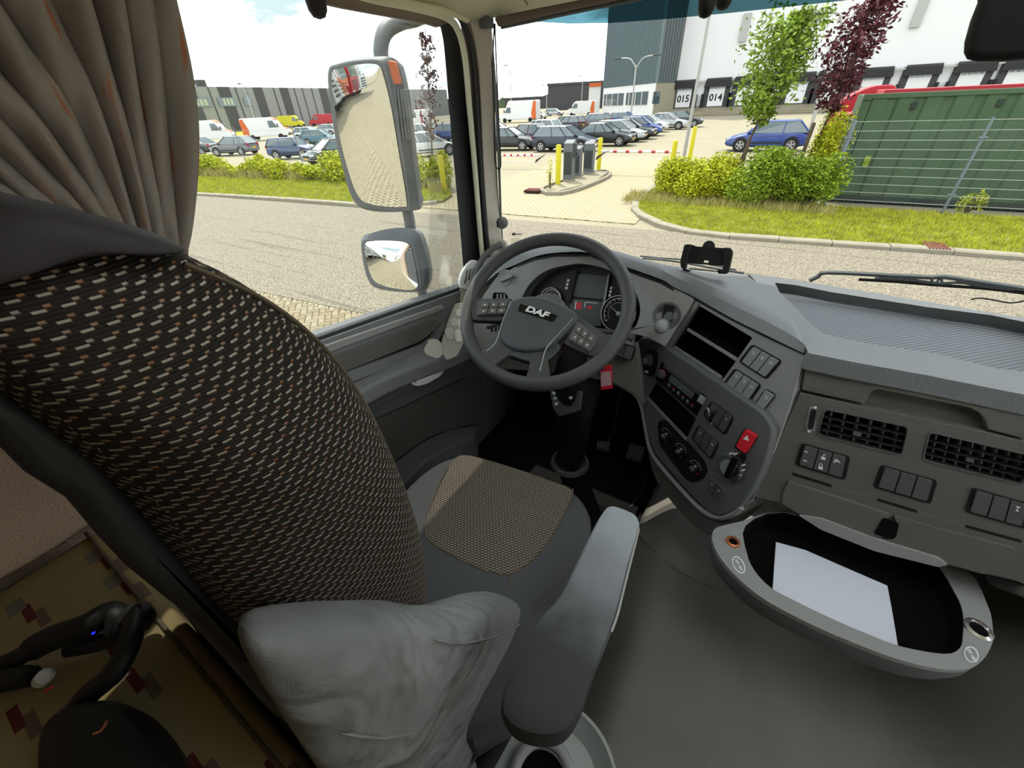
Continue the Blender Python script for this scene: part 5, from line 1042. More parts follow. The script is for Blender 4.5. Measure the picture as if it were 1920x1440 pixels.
b = MB(); b.lathe(onp(1217, 675, offp(PC, HL)), nC, [(.0185, 0), (.018, .006), (.012, .008)], 20); b.lathe(onp(1215, 676, offp(PC, HL)), nC, [(.011, .006), (.0105, .02), (.007, .023), (.001, .021)], 20); b.build('rotary_knob', 'switch', kp, smooth=True)
sq('symbol', 1212, 697, 7, 4, 20, PC, HL+.003, 'marks', kp, 0, 2)
bank('switch_bank', [(1333, 751), (1376, 783), (1359, 817), (1317, 778)], PC, HL, 3, 'switch', marks='  f')
bank('switch_bank', [(1308, 796), (1348, 832), (1333, 863), (1296, 822)], PC, HL, 3, 'switch', marks='a d')
hz = S('hazard_switch', [(1397, 804), (1418, 817), (1397, 852), (1378, 837)], PC, HL+.007, .012, 'hazard', bevel=.002, r=5)
b = MB(); b.prism([onp(x, y, offp(PC, HL+.0078)) for x, y in ((1401, 816), (1404, 827), (1393, 823))], -nC*.0006); b.build('triangle', 'marks', hz)
S('hazard_frame', [(1397, 801), (1421, 816), (1397, 856), (1375, 838)], PC, HL+.002, .004, 'black', bevel=.001, r=6)
bank('switch_bank', [(1330, 892), (1359, 919), (1348, 948), (1319, 918)], PC, HL, 2, 'switch', marks='ee', fm='dash_dark', gap=.08)
kq = S('knob_recess', [(1232, 790), (1250, 786), (1320, 862), (1328, 884), (1316, 902), (1298, 906), (1284, 898), (1236, 834)], PC, HL+.001, .002, 'black', bevel=.0005, r=8)
for k, (x, y) in enumerate(((1249, 815), (1276, 844), (1303, 876))):
    b = MB(); cc = onp(x, y, offp(PC, HL+.002)); b.lathe(cc, nC, [(.0165, 0), (.016, .008), (.013, .012), (.001, .012)], 22); kb = b.build('heater_knob', 'black_gloss', db, smooth=True)
    b = MB(); b.lathe(onp(x-3, y+2, offp(PC, HL+.012)), nC, [(.007, 0), (.0068, .008), (.005, .010), (.001, .009)], 16); b.build('grip', 'switch', kb, smooth=True)
    b = MB(); arc(b, (x, y), .0195, .0009, 10, 170, 14, offp(PC, HL+.002)); arc(b, (x, y), .0195, .0012, 200, 300, 10, offp(PC, HL+.002)); b.build('scale_marks', 'marks', kb)
    if k == 2: b = MB(); arc(b, (x, y), .0195, .0028, 250, 330, 10, offp(PC, HL+.0025)); b.build('red_zone', 'marks_red', kb)
cc = onp(1370, 876, offp(PC, HL)); b = MB(); b.lathe(cc, nC, [(.0345, 0), (.034, .006), (.031, .009), (.018, .007), (.001, .007)], 32); rk = b.build('rotary_selector', 'switch', db, smooth=True)
b = MB(); b.lathe(cc+nC*.007, nC, [(.0195, 0), (.019, .006), (.001, .006)], 24); b.build('collar', 'switch_l', rk, smooth=True)
sq('grip', 1370, 877, 15, 44, 24, PC, HL+.026, 'black_gloss', rk, .003, 6)
for k in range(7): a_ = math.radians(-95+k*22); sq('mark', 1370+21*math.cos(a_), 876+25*math.sin(a_), 3.4, 2.2, 0, PC, HL+.0095, 'marks', rk, 0, 0)
# small plug with keys hanging at the bank
ky = thing('small_keys', 'little black and metal keys hanging from the socket beside the radio', 'keys', onp(1332, 780, offp(PC, HL+.01)))
MB().tube([onp(x, y, offp(PC, HL+h_)) for x, y, h_ in ((1340, 772, .008), (1336, 775, .03), (1331, 790, .02))], .004, 8).build('plug', 'black', ky, smooth=True)
b = MB(); b.tube([onp(x, y, offp(PC, HL+.016)) for x, y in ((1326, 764), (1332, 780), (1334, 797))], .0022, 6); b.build('key', 'chrome', ky)
# switches left of the console, below the gauges
bank('switch_bank', [(1157, 641), (1192, 650), (1184, 678), (1150, 667)], offp(PG, .0), .004, 2, 'switch')
S('lower_dash', [(1080, 640), (1192, 642), (1202, 700), (1206, 760), (1189, 740), (1150, 718), (1060, 700), (900, 690), (890, 650)], PG, -.02, .03, 'dash_low', bevel=.004)
# --- passenger side: flap, main panel
fl = [(1511, 677), (1600, 693), (1760, 723), (1930, 754), (1930, 826), (1851, 806), (1846, 788), (1834, 774), (1815, 765), (1646, 731), (1634, 735), (1620, 758), (1502, 732)]
S('glovebox_flap', fl, PP, .0, .03, 'dash_low', bevel=.003)
S('grip_recess', [(1608, 722), (1860, 765), (1868, 815), (1600, 765)], PP, -.022, .01, 'dash_low', bevel=0)
v1 = rnd([(1546, 767), (1704, 801), (1691, 855), (1533, 816)], 10); v2 = rnd([(1743, 810), (1932, 854), (1918, 910), (1730, 863)], 10)
mp_ = [(1500, 737), (1620, 763), (1851, 811), (1960, 838), (1960, 1110), (1900, 1088), (1760, 1056), (1600, 1002), (1470, 945), (1412, 931)]
S('main_panel', mp_, PP, .0, .03, 'dash_low', holes=[v1, v2], bevel=.003)
S('panel_gap', [(1506, 668), (1514, 668), (1418, 936), (1408, 936)], PP, -.001, .03, 'black', bevel=0)
S('flap_gap', [(1506, 664), (1930, 741), (1930, 758), (1508, 681)], PP, -.006, .03, 'black', bevel=0)
def vent(q, qc, n_, m_, closed):
    vp = pocket('air_vent', q, PP, .05, 'void', db)
    TL_, TR_, BR_, BL_ = qc
    for i in range(1, 4):
        a0, a1 = lerp2(TL_, BL_, i/4), lerp2(TR_, BR_, i/4); S('blade', [a0, a1, (a1[0]-.5, a1[1]+2.), (a0[0]-.5, a0[1]+2.)], PP, -.0005, .012, 'black', vp, bevel=.0006)
    for i in range(n_):
        t = (i+.7)/(n_+.4); a0, a1 = lerp2(TL_, TR_, t), lerp2(BL_, BR_, t); S('vane', [a0, (a0[0]+4, a0[1]+1), (a1[0]+4, a1[1]+1), a1], PP, -.014, .02, 'switch_l', vp, bevel=.0006)
    c_ = lerp2(lerp2(TL_, TR_, .46), lerp2(BL_, BR_, .46), .62); sq('vent_tab', c_[0], c_[1], 16, 7, 14, PP, .002, 'switch', vp, .001, 1)
    fr = MB(); P_ = [onp(p[0], p[1], offp(PP, .001)) for p in q]; fr.tube(P_, .0014, 6, True); fr.build('rim', 'switch', vp, smooth=True)
vent(v1, [(1540, 768), (1700, 803), (1690, 853), (1530, 816)], 6, 4, False); vent(v2, [(1738, 812), (1930, 855), (1916, 908), (1728, 862)], 8, 4, False)
tw_ = S('thumbwheel', [(1519, 762), (1529, 764), (1528, 808), (1512, 810), (1510, 795)], PP, .002, .004, 'switch_l', r=4, bevel=.001)
sq('wheel', 1523, 787, 11, 38, 10, PP, .006, 'black', tw_, .002, 4)
for x, y in ((1529, 765), (1517, 809)): sq('mark', x, y, 5, 4, 0, PP, .003, 'marks', tw_, 0, 2)
bk1 = bank('switch_bank', [(1503, 831), (1595, 857), (1585, 901), (1490, 872)], PP, .0, 3, 'switch', marks='   ')
text('P', (1563, 864), (1571, 866.5), PP, .012, 'marks', bk1, h=.0068, bold=.0004)
for (x, y, s_) in ((1512, 846, 8), (1510, 863, 8), (1573, 865, 5)): 
    b = MB()
    for k in range(3): b.prism([onp(x+dx, y+dy, offp(PP, .0066)) for dx, dy in ((-s_/2+k*s_*.3, -1.2+k*.9), (-s_/2+k*s_*.3+2, -.8+k*.9), (-s_/2+k*s_*.3+2, 1.4+k*.9), (-s_/2+k*s_*.3, 1.+k*.9))], -nP*.0004)
    b.build('symbol', 'marks', bk1)
for (yy, op) in ((856, 4), (874, 0)):
    b = MB(); x = 1544 if op else 1539; b.prism([onp(x+dx, yy+dy, offp(PP, .0066)) for dx, dy in ((-4, 0), (4, 2), (3.4, 7), (-4.6, 5))], -nP*.0004)
    b.tube([onp(x+dx, yy+dy, offp(PP, .0066)) for dx, dy in ((-2.6+op*.4, 0), (-2.4+op*.6, -4), (.6+op*.4, -5), (2.6, -2+op*.2), (2.6, .6 if not op else -1))], .0006, 5); b.build('padlock_sign', 'marks', bk1)
bank('switch_bank', [(1652, 872), (1759, 902), (1746, 946), (1637, 914)], PP, .0, 3, 'switch')
bk3 = bank('switch_bank', [(1824, 915), (1936, 947), (1924, 993), (1809, 960)], PP, .0, 3, 'switch', marks='  c')
for (p, q) in (((1486, 886), (1560, 909)), ((1560, 908), (1645, 934)), ((1645, 934), (1720, 957)), ((1720, 957), (1810, 984)), ((1810, 984), (1916, 1013))):
    S('groove', [p, q, (q[0]-1, q[1]+5), (p[0]-1, p[1]+5)], PP, .0006, .001, 'black' if (p[0] in (1486, 1645, 1810)) else 'dash_dark', bevel=0)
S('drawer', [(1478, 903), (1560, 929), (1670, 965), (1664, 975), (1652, 978), (1648, 1002), (1656, 1008), (1640, 1012), (1560, 990), (1500, 966), (1466, 945), (1466, 925)], PP, .006, .012, 'dash_low', bevel=.002, r=4)
S('drawer', [(1676, 968), (1760, 992), (1905, 1030), (1900, 1052), (1878, 1078), (1840, 1076), (1760, 1052), (1660, 1014), (1680, 1008), (1686, 984), (1680, 978)], PP, .006, .012, 'dash_low', bevel=.002, r=4)
S('drawer_latch', [(1656, 971), (1686, 981), (1676, 1012), (1638, 1001)], PP, .0075, .002, 'void', r=5, bevel=0)
# underside lip over the tray
und = [onp(x, y, offp(PP, .0)) for x, y in ((1412, 931), (1470, 945), (1560, 990), (1660, 1022), (1760, 1056), (1880, 1086), (1960, 1110))]
MB().loft([und, [p+V((0, .03, -.03)) for p in und], [p+V((0, .35, -.10)) for p in und]], around=False).build('underside', 'dash_dark', db, smooth=True)
S('tray_lip', [(1496, 966), (1540, 972), (1640, 1010), (1760, 1046), (1778, 1060), (1760, 1064), (1640, 1034), (1540, 994)], PP, .010, .01, 'dash', bevel=.004, r=5)
# --- passenger top: tray with rim
zt = KA.z+.012
outer = [(1404, 513), (1450, 519), (1560, 536), (1740, 566), (1960, 603), (1960, 748), (1740, 704), (1600, 679), (1516, 662), (1508, 645), (1495, 618), (1445, 560)]
inner_ = [(1453, 530), (1560, 548), (1740, 576), (1960, 612), (1960, 702), (1760, 664), (1640, 646), (1560, 630), (1528, 614), (1490, 575)]
PTp = (V((0, 0, zt)), V((0, 0, 1)))
o_ = [onz(x, y, zt) for x, y in outer]; i_ = [onz(x, y, zt) for x, y in inner_]
# the deck slopes up towards the glass so the rim follows the photo
MB().holed(o_, [crom(i_, 2)], V((0, 0, -.035))).build('top_frame', 'dash_soft', db, bevel=.016, seg=4)
MB().loft([[p for p in crom(i_, 2)], [p+V((0, 0, -.024)) for p in crom(i_, 2)]], cap=False).build('tray_wall', 'dash_dark', db)
mesh_m = mat('tray_mesh', '8a8e98', .6, spec=.4)
nt_ = mesh_m.node_tree; tcn = nt_.nodes.new('ShaderNodeTexCoord'); vo_ = N(nt_, 'ShaderNodeTexChecker', i_Scale=170.0); nt_.links.new(tcn.outputs['Object'], vo_.inputs['Vector']); bpn = N(nt_, 'ShaderNodeBump', i_Strength=.8, i_Distance=.002)
vo_.inputs[1].default_value = hexc('70747b'); vo_.inputs[2].default_value = hexc('43474d')
nt_.links.new(vo_.outputs[1], bpn.inputs['Height']); nt_.links.new(bpn.outputs[0], nt_.nodes['Principled BSDF'].inputs['Normal']); nt_.links.new(vo_.outputs[0], nt_.nodes['Principled BSDF'].inputs['Base Color'])
MB().prism([p+V((0, 0, -.022)) for p in i_], V((0, 0, -.01))).build('tray_mat', 'tray_mesh', db)
MB().box((.7, 1.18, zt-.06), (1.3, .32, .03)).build('deck', 'dash_dark', db)
xe = .56
MB().prism([V((xe, y, z)) for y, z in ((1.30, zt-.005), (.875, zt-.002), (.862, zt-.02), (.858, -.44), (.803, -.785), (.86, -.84), (1.38, -.84), (1.38, -.46))], V((1.42-xe, 0, 0))).build('side_section', 'dash_low', db, bevel=.012, seg=3)
# front lip rolls down to the panel gap
# --- phone cradle
ph = thing('phone_cradle', 'black phone cradle standing on the dashboard top below the windscreen', 'phone holder', ony(1330, 512, 1.12))
PH = (ony(1325, 487, 1.12), V((0, -.95, .3)).normalized())
S('back_plate', [(1283, 459), (1300, 459), (1304, 462), (1357, 465), (1370, 464), (1372, 470), (1366, 495), (1360, 499), (1292, 494), (1280, 490)], PH, 0, .015, 'black', ph, r=3, bevel=.003, holes=[[(1318, 492), (1328, 493), (1329, 489), (1320, 488)]])
for q in ([(1283, 458), (1298, 458), (1294, 466), (1284, 506), (1276, 502), (1275, 490)], [(1358, 463), (1372, 466), (1374, 474), (1366, 512), (1352, 513), (1356, 498)]): S('clamp_arm', q, PH, .016, .03, 'black', ph, r=4, bevel=.004)
S('foot_rail', [(1280, 504), (1292, 506), (1292, 509), (1280, 508)], PH, .0, .03, 'black', ph, bevel=.001); S('foot', [(1345, 505), (1364, 507), (1362, 514), (1346, 513)], PH, .004, .03, 'black', ph, bevel=.002)
S('lower_rail', [(1292, 502), (1348, 508), (1348, 510.5), (1292, 505)], PH, .0, .008, 'dash_dark', ph, bevel=.001)
MB().lathe(onp(1328, 462, PH), PH[1], [(.014, -.02), (.014, -.002), (.002, 0)], 16).build('screw', 'black', ph)
# ================================================================ steering wheel
WC = V((-.46, .861, -.44)); WN = V((math.sin(.165)*math.cos(.935), -math.cos(.165)*math.cos(.935), math.sin(.935))).normalized()
PW = (WC, WN); sw_ = thing('steering_wheel', 'big dark grey four-spoke steering wheel in front of the gauges', 'steering wheel', WC)
u_ = V((1, 0, 0)); u_ = (u_-u_.dot(WN)*WN).normalized(); v_ = WN.cross(u_)
MB().tube([WC+(u_*math.cos(k*math.pi/36)+v_*math.sin(k*math.pi/36))*.2145 for k in range(72)], .0178, 14, True).build('rim', 'wheel', sw_, smooth=True)
padp = crom([(951, 573), (962, 561), (985, 554), (1020, 556), (1060, 572), (1084, 590), (1080, 604), (1062, 622), (1036, 645), (1022, 654), (990, 658), (955, 652), (938, 634), (940, 605)], 4)
hub = slab('airbag_pad', padp, PW, .035, 'hub', sw_, bevel=.010, h=.020, seg=4)
slab('hub_lower', crom([(935, 640), (945, 632), (990, 645), (1040, 640), (1050, 652), (1030, 674), (1000, 680), (960, 668), (930, 660)], 3), PW, .03, 'hub', sw_, bevel=.006, h=.008)
slab('spoke', [(934, 618), (968, 650), (950, 668), (930, 682), (918, 692), (893, 662), (905, 655), (922, 640)], PW, .022, 'wheel', sw_, r=4, bevel=.006, h=.010, seg=3)
slab('spoke', [(985, 650), (1030, 648), (1026, 668), (1032, 706), (984, 712), (992, 690), (994, 672)], PW, .022, 'wheel', sw_, r=4, bevel=.006, h=.010, seg=3)
slab('spoke', [(1026, 655), (1048, 638), (1062, 634), (1046, 660), (1036, 700), (1024, 704), (1022, 680)], PW, .02, 'black_gloss', sw_, r=3, bevel=.004, h=.006)
slab('spoke', [(1072, 590), (1092, 596), (1150, 636), (1122, 672), (1102, 664), (1056, 644), (1064, 622)], PW, .022, 'wheel', sw_, r=5, bevel=.006, h=.008, seg=3)
slab('spoke', [(880, 560), (960, 558), (962, 590), (940, 602), (884, 600)], PW, .022, 'wheel', sw_, r=5, bevel=.006, h=.008, seg=3)
for pts_ in ([(1074, 598), (1050, 624), (1030, 645), (1022, 658), (1018, 672), (1012, 696)], [(958, 566), (944, 598), (930, 640), (912, 658)]): MB().tube(crom([onp(x, y, offp(PW, .019)) for x, y in pts_], 4, False), .0012, 6).build('spoke_trim', 'spokegrey', sw_, smooth=True)
for q in ([(897, 563), (958, 562), (951, 589), (892, 592)], [(1081, 599), (1122, 632), (1105, 661), (1064, 637)]):
    pod = slab('button_pod', q, PW, .014, 'switch', sw_, r=6, bevel=.003, h=.016)
    c = (sum(p[0] for p in q)/4, sum(p[1] for p in q)/4); q2 = [lerp2(c, p, .84) for p in q]
    for i in range(3):
        for j in range(2):
            f = lambda s_, t: lerp2(lerp2(q2[0], q2[1], s_), lerp2(q2[3], q2[2], s_), t)
            s0, s1, t0, t1 = i/3+.02, (i+1)/3-.02, j/2+.02, (j+1)/2-.02
            slab('button', [f(s0, t0), f(s1, t0), f(s1, t1), f(s0, t1)], PW, .005, 'dash_low', pod, r=1.5, bevel=.0012, h=.0205)
            m_ = f((s0+s1)/2, (t0+t1)/2); sq('symbol', m_[0], m_[1], 3.5, 2, 10, PW, .0212, 'marks', pod, 0, 0)
bd = slab('badge', [(975, 569), (1046, 591), (1037, 603), (970, 582)], PW, .004, 'black_gloss', sw_, r=2, bevel=.0006, h=.0225)
text('DAF', (984, 577.5), (1029, 592.5), PW, .0225, 'marks', bd, h=.0232, bold=.0009, name='lettering', shear=.15, sx=1.5)
# column
co = thing('steering_column', 'black steering column with its floor boot behind the wheel', 'column', (-.42, 1.0, -.8))
MB().tube([WC-WN*.02, WC-WN*.07, WC-WN*.14], [.055, .065, .075], 20).build('shroud', 'dash_dark', co, smooth=True)
tp = onz(1080, 742, -.74); tp = ony(1082, 735, 1.0); bt = onz(1068, 868, -1.30)
MB().tube([WC-WN*.12, tp, tp.lerp(bt, .35), bt], [.075, .075, .062, .055], 20).build('column_cover', 'black', co, smooth=True)
MB().lathe(bt+V((0, 0, .0)), (0, 0, 1), [(.085, -.03), (.085, 0), (.078, .014), (.070, .016), (.066, .0), (.06, .02)], 28, cap=False).build('boot_ring', 'dash_low', co, smooth=True)
for x, y in ((1039, 737), (1041, 747), (1043, 757), (1070, 746)):
    c_ = ony(x, y, .915); MB().lathe(c_, V((0, -1, .4)), [(.0055, -.005), (.0055, .004), (.003, .006), (.001, .006)], 10).build('column_button', 'spokegrey', co, smooth=True)
MB().prism([ony(x, y, .925) for x, y in ((1028, 727), (1090, 733), (1086, 770), (1048, 782), (1036, 768))], V((0, .06, -.03))).build('column_panel', 'dash_dark', co, bevel=.006)
MB().tube([WC-WN*.05, ony(1120, 620, .94), ony(1160, 624, .94), ony(1188, 634, .94)], [.007, .007, .008, .012], 10).build('stalk', 'switch', co, smooth=True)
MB().tube([WC-WN*.05, ony(935, 606, .93), ony(915, 612, .93)], [.007, .007, .010], 10).build('stalk', 'switch', co, smooth=True)
kt = thing('car_key', 'ignition key with a red plastic tag hanging below the steering wheel', 'key', ony(1134, 686, .95))
MB().tube([ony(1130, 680, .99), ony(1131, 688, .955), ony(1130, 694, .95)], .006, 10).build('key_head', 'black', kt, smooth=True)
MB().prism([ony(x, y, .95) for x, y in ((1125, 689), (1146, 686), (1148, 729), (1126, 732))], V((0, .006, .002))).build('tag', 'keytag', kt, bevel=.0015)
MB().prism([ony(x, y, .949) for x, y in ((1126, 698), (1145, 696), (1146, 722), (1127, 725))], V((0, .002, .0))).build('tag_window', 'keyglass', kt, bevel=.0005)
# pedals
for q, z, m_, lab in (([(1182, 829), (1212, 838), (1202, 864), (1172, 856)], -1.19, 'rubber', 'ribbed accelerator pedal at the far right of the footwell'), ([(1120, 826), (1146, 828), (1143, 846), (1118, 842)], -1.16, 'black', 'dark brake pedal between steering column and accelerator')):
    P4 = [onz(x, y, z) for x, y in q]; c_ = sum(P4, V((0, 0, 0)))/4; r = thing('pedal', lab, 'pedal', c_)
    MB().prism(P4, V((0, .0, -.018))).build('pad', m_, r, bevel=.006)
    for i in range(5):
        a0, a1 = P4[0].lerp(P4[1], (i+.5)/5.5), P4[3].lerp(P4[2], (i+.5)/5.5); MB().tube([a0.lerp(a1, .12)+V((0, 0, .002)), a0.lerp(a1, .88)+V((0, 0, .002))], .0035, 6).build('rib', 'switch', r)
    MB().tube([c_-V((0, 0, .01)), c_+V((0, .10, -.02)), c_+V((0, .14, .18))], .008, 8).build('pedal_arm', 'black', r)
# ================================================================ floor cover, tray
def sm(x, a, b): t = min(1, max(0, (x-a)/(b-a))); return t*t*(3-2*t)
def fz(x, y): return -1.315+sm(x, -.17, .0)*.14+sm(x, .50, .80)*sm(y, .40, .75)*.30+math.exp(-((x-.08-.5*(1.0-y))/.03)**2)*.008
b = MB(); nx, ny = 70, 60; rows = []
for j in range(ny+1):
    y = -.05+1.42*j/ny; x0_ = -.155+.03*sm(y, .6, 1.2); rows.append([V((x0_+(1.40-x0_)*i/nx, y, fz(x0_+(1.40-x0_)*i/nx, y))) for i in range(nx+1)])
b.loft(rows, around=False); eo = b.build('floor_cover', 'vinyl', smooth=True, solid=.02); struct(eo)
mo = thing('floor_mat', 'black carpet mat in the driver footwell', 'floor mat', (-.5, .9, -1.31)); MB().prism([V((-.86, .25, -1.315)), V((-.19, .25, -1.315)), V((-.16, .9, -1.315)), V((-.14, 1.36, -1.315)), V((-.86, 1.36, -1.315))], V((0, 0, .015))).build('pile', 'carpet', mo, bevel=.004)
tubepx('edge_piping', 'black', [(1216, 880, 'z', -1.30), (1200, 925, 'z', -1.30), (1182, 952, 'z', -1.30)], .004, mo)
for nm, pts_ in (('cover_seam', [(1192, 996), (1225, 1030), (1262, 1062), (1300, 1085), (1345, 1106)]), ('cover_edge', [(1735, 1288), (1790, 1306), (1850, 1318), (1890, 1308), (1925, 1290)])):
    P_ = []
    for x, y in pts_:
        z = -1.18
        for _ in range(8): q = onz(x, y, z); z = fz(q.x, q.y)+.001
        P_.append(onz(x, y, z))
    MB().tube(crom(P_, 5, False), .0035, 8).build(nm, 'vinyl', eo, smooth=True)
# pull-out tray under the passenger panel
ZT = -.84
ty = thing('storage_tray', 'curved grey pull-out tray with black lining under the passenger dashboard', 'tray', (.3, .7, ZT))
out = [(1338, 994), (1356, 985), (1400, 975), (1470, 955), (1620, 1000), (1800, 1060), (1850, 1130), (1862, 1180), (1861, 1205), (1845, 1235), (1818, 1253), (1770, 1255), (1690, 1238), (1600, 1205), (1520, 1170), (1440, 1128), (1388, 1088), (1352, 1048), (1336, 1015)]
inn = [(1398, 985), (1470, 960), (1620, 1005), (1740, 1045), (1790, 1110), (1806, 1150), (1806, 1190), (1800, 1215), (1770, 1226), (1690, 1212), (1640, 1194), (1560, 1160), (1490, 1126), (1446, 1102), (1415, 1070), (1400, 1035)]
oZ, iZ = [onz(x, y, ZT) for x, y in out], [onz(x, y, ZT) for x, y in inn]; oc, ic = crom(oZ, 3), crom(iZ, 3)
MB().holed(oc, [ic], V((0, 0, -.014))).build('rim', 'dash', ty, bevel=.004, seg=3)
cen = sum(oZ, V((0, 0, 0)))/len(oZ)
MB().loft([[p+V((0, 0, -.012)) for p in oc], [cen+(p-cen)*1.0+V((0, 0, -.035)) for p in oc], [cen+(p-cen)*.96+V((0, 0, -.06)) for p in oc], [cen+(p-cen)*.88+V((0, 0, -.072)) for p in oc], [cen+(p-cen)*.02+V((0, 0, -.073)) for p in oc]], cap=False).build('body', 'dash_dark', ty, smooth=True)
MB().loft([[p+V((0, 0, -.002)) for p in ic], [cen+(p-cen)*.99+V((0, 0, -.045)) for p in ic]], cap=False).build('lining', 'carpet', ty)
MB().prism([p+V((0, 0, -.044)) for p in ic], V((0, 0, -.004))).build('lining_floor', 'carpet', ty)
for (x, y, m_, r0) in ((1374, 1017, 'copper', .0145), (1833, 1181, 'chrome', .0205)):
    c_ = onz(x, y, ZT); b = MB(); b.lathe(c_, (0, 0, 1), [(r0, 0), (r0, .004), (r0*.72, .006), (r0*.62, .003), (r0*.6, -.006)], 24, cap=False); so_ = b.build('power_socket', m_, ty, smooth=True)
    MB().lathe(c_, (0, 0, 1), [(r0*.62, .002), (r0*.3, .0015), (.0005, .0015)], 20).build('socket_hole', 'void', so_)
def oval(cx_, cy_, a, b2, ang, z): 
    an = math.radians(ang); return [onz(cx_+a*math.cos(t)*math.cos(an)-b2*math.sin(t)*math.sin(an), cy_+a*math.cos(t)*math.sin(an)+b2*math.sin(t)*math.cos(an), z) for t in [k*math.pi/10 for k in range(20)]]
for (x, y, a, b2, ang, tx) in ((1385, 1059, 18, 10, 60, '24V 10A'), (1821, 1227, 16, 13, 60, '12V 10A')):
    st_ = MB().prism(oval(x, y, a, b2, ang, ZT+.0006), V((0, 0, .0004))).build('sticker', 'marks', ty)
    MB().prism(oval(x, y, a*.86, b2*.8, ang, ZT+.0011), V((0, 0, .0003))).build('sticker_field', 'switch_l', st_)
    an = math.radians(ang); text(tx, (x-a*.5*math.cos(an), y-a*.5*math.sin(an)), (x+a*.5*math.cos(an), y+a*.5*math.sin(an)), (V((0, 0, ZT+.0016)), V((0, 0, 1))), .0072, 'marks', st_, h=.0, bold=.0003)
pp = [onz(x, y, ZT-.030) for x, y in ((1455, 1016), (1510, 1031), (1590, 1066), (1664, 1098), (1672, 1140), (1686, 1222), (1600, 1200), (1447, 1128))]
tag(MB().prism(pp, V((0, 0, -.003))).build('paper_stack', 'paper', bevel=.0005), 'stack of white paper lying in the black tray', 'paper')
# wiper outside the glass
wp = thing('windscreen_wiper', 'grey windscreen wiper resting along the bottom of the glass', 'wiper', ony(1700, 540, 1.44))
YW = 1.44
def tb(name, pts_, r_, m_='dash_dark', sg=6): return MB().tube(crom([ony(x, y, YW) for x, y in pts_], 3, False), r_, sg).build(name, m_, wp, smooth=True)
tb('wiper_arm', [(1518, 526), (1535, 518), (1552, 511), (1680, 517), (1745, 520), (1770, 519), (1830, 528), (1870, 534), (1950, 546)], .0065, 'cabinet')
tb('wiper_blade', [(1610, 524), (1680, 528), (1750, 534), (1850, 541), (1930, 551)], .0045, 'black'); tb('blade_frame', [(1640, 522), (1700, 524), (1760, 531), (1800, 530), (1840, 536), (1900, 543)], .004)
tb('bridge', [(1745, 520), (1752, 533), (1764, 520), (1766, 533)], .003); tb('hose', [(1820, 562), (1835, 559), (1860, 562), (1895, 568), (1925, 563)], .002, 'black')
w_2_ = thing('windscreen_wiper', 'wiper lying behind the black phone cradle', 'wiper', ony(1250, 490, 1.44))
MB().tube(crom([ony(x, y, 1.44) for x, y in ((1205, 484), (1240, 487), (1280, 492), (1340, 503), (1395, 512))], 3, False), .004, 6).build('wiper_blade', 'dash_dark', w_2_, smooth=True)
MB().tube(crom([ony(x, y, 1.45) for x, y in ((1200, 480), (1240, 484), (1290, 488), (1380, 506))], 3, False), .003, 6).build('wiper_arm', 'cabinet', w_2_, smooth=True)
# etched mark on the glass
em = thing('glass_mark', 'small dark etched approval mark low on the windscreen by the pillar', 'marking', ony(970, 440, 1.27)); PEm = (ony(970, 440, 1.27), V((0, -1, .15)).normalized())
b = MB(); b.tube(crom([onp(x, y, PEm) for x, y in ((960, 436), (975, 435), (981, 438.5), (975, 442), (960, 442), (957, 439))], 3), .0004, 4, True); b.build('outline', 'dash_dark', em)
sq('emblem', 963, 439, 6, 5, 0, PEm, 0, 'dash_dark', em, 0, 2)
for k in range(3): sq('letter_mark', 969+k*3.3, 439, 2, 2.4, 0, PEm, 0, 'dash_dark', em, 0, 0)
for k in range(3): S('text_line', [(958, 447+k*3), (976-k*3, 447+k*3), (976-k*3, 447.7+k*3), (958, 447.7+k*3)], PEm, 0, .0005, 'polegrey', em, bevel=0)
# ================================================================ driver's seat
se = thing('driver_seat', 'driver seat with woven backrest, grey cushion and worn black armrest', 'seat', (-.41, .25, -1.2))
def uvset(o, fn):
    me = o.data; ul = me.uv_layers.get('UVMap') or me.uv_layers.new(name='UVMap'); off = OFF[o.name]
    for p in me.polygons:
        for li in p.loop_indices: ul.data[li].uv = fn(me.vertices[me.loops[li].vertex_index].co+off, p.normal)
def pillow(name, prof, levels, m, parent, sub=1, c=None):
    """side profile prof carried through x, shrunk about its centre at the flanks"""
    c = c or sum(prof, V((0, 0, 0)))/len(prof); rings = [[V((x, c.y+(p.y-c.y)*s_, c.z+(p.z-c.z)*s_)) for p in prof] for x, s_ in levels]
    return MB().loft(rings).build(name, m, parent, smooth=True, sub=sub)
XS = -.36
fr_ = [(-60, 362), (0, 368), (90, 384), (180, 408), (270, 438), (345, 470), (430, 512), (500, 560), (556, 610), (600, 660), (642, 720), (680, 790), (712, 858), (740, 930), (757, 990), (768, 1045), (773, 1100), (774, 1148), (764, 1168), (735, 1182), (680, 1190), (620, 1204), (560, 1213), (490, 1204), (411, 1160), (322, 1062), (239, 950), (150, 860), (60, 790), (-30, 720), (-120, 650), (-230, 560), (-280, 470), (-200, 400)]
prof = [onx(x, y, XS) for x, y in fr_]
bkr = pillow('backrest', prof, [(-.258, .06), (-.260, .25), (-.266, .45), (-.278, .64), (-.294, .79), (-.314, .90), (-.336, .97), (-.36, 1.), (-.45, 1.), (-.56, 1.), (-.60, .97), (-.625, .9), (-.64, .7)], 'weave_big', se, c=V((0, .125, -.32)))
uvset(bkr, lambda p, n: (p.y+.15*p.z, p.z) if abs(n.x) > .45 else (p.x, p.z+p.y*.6))
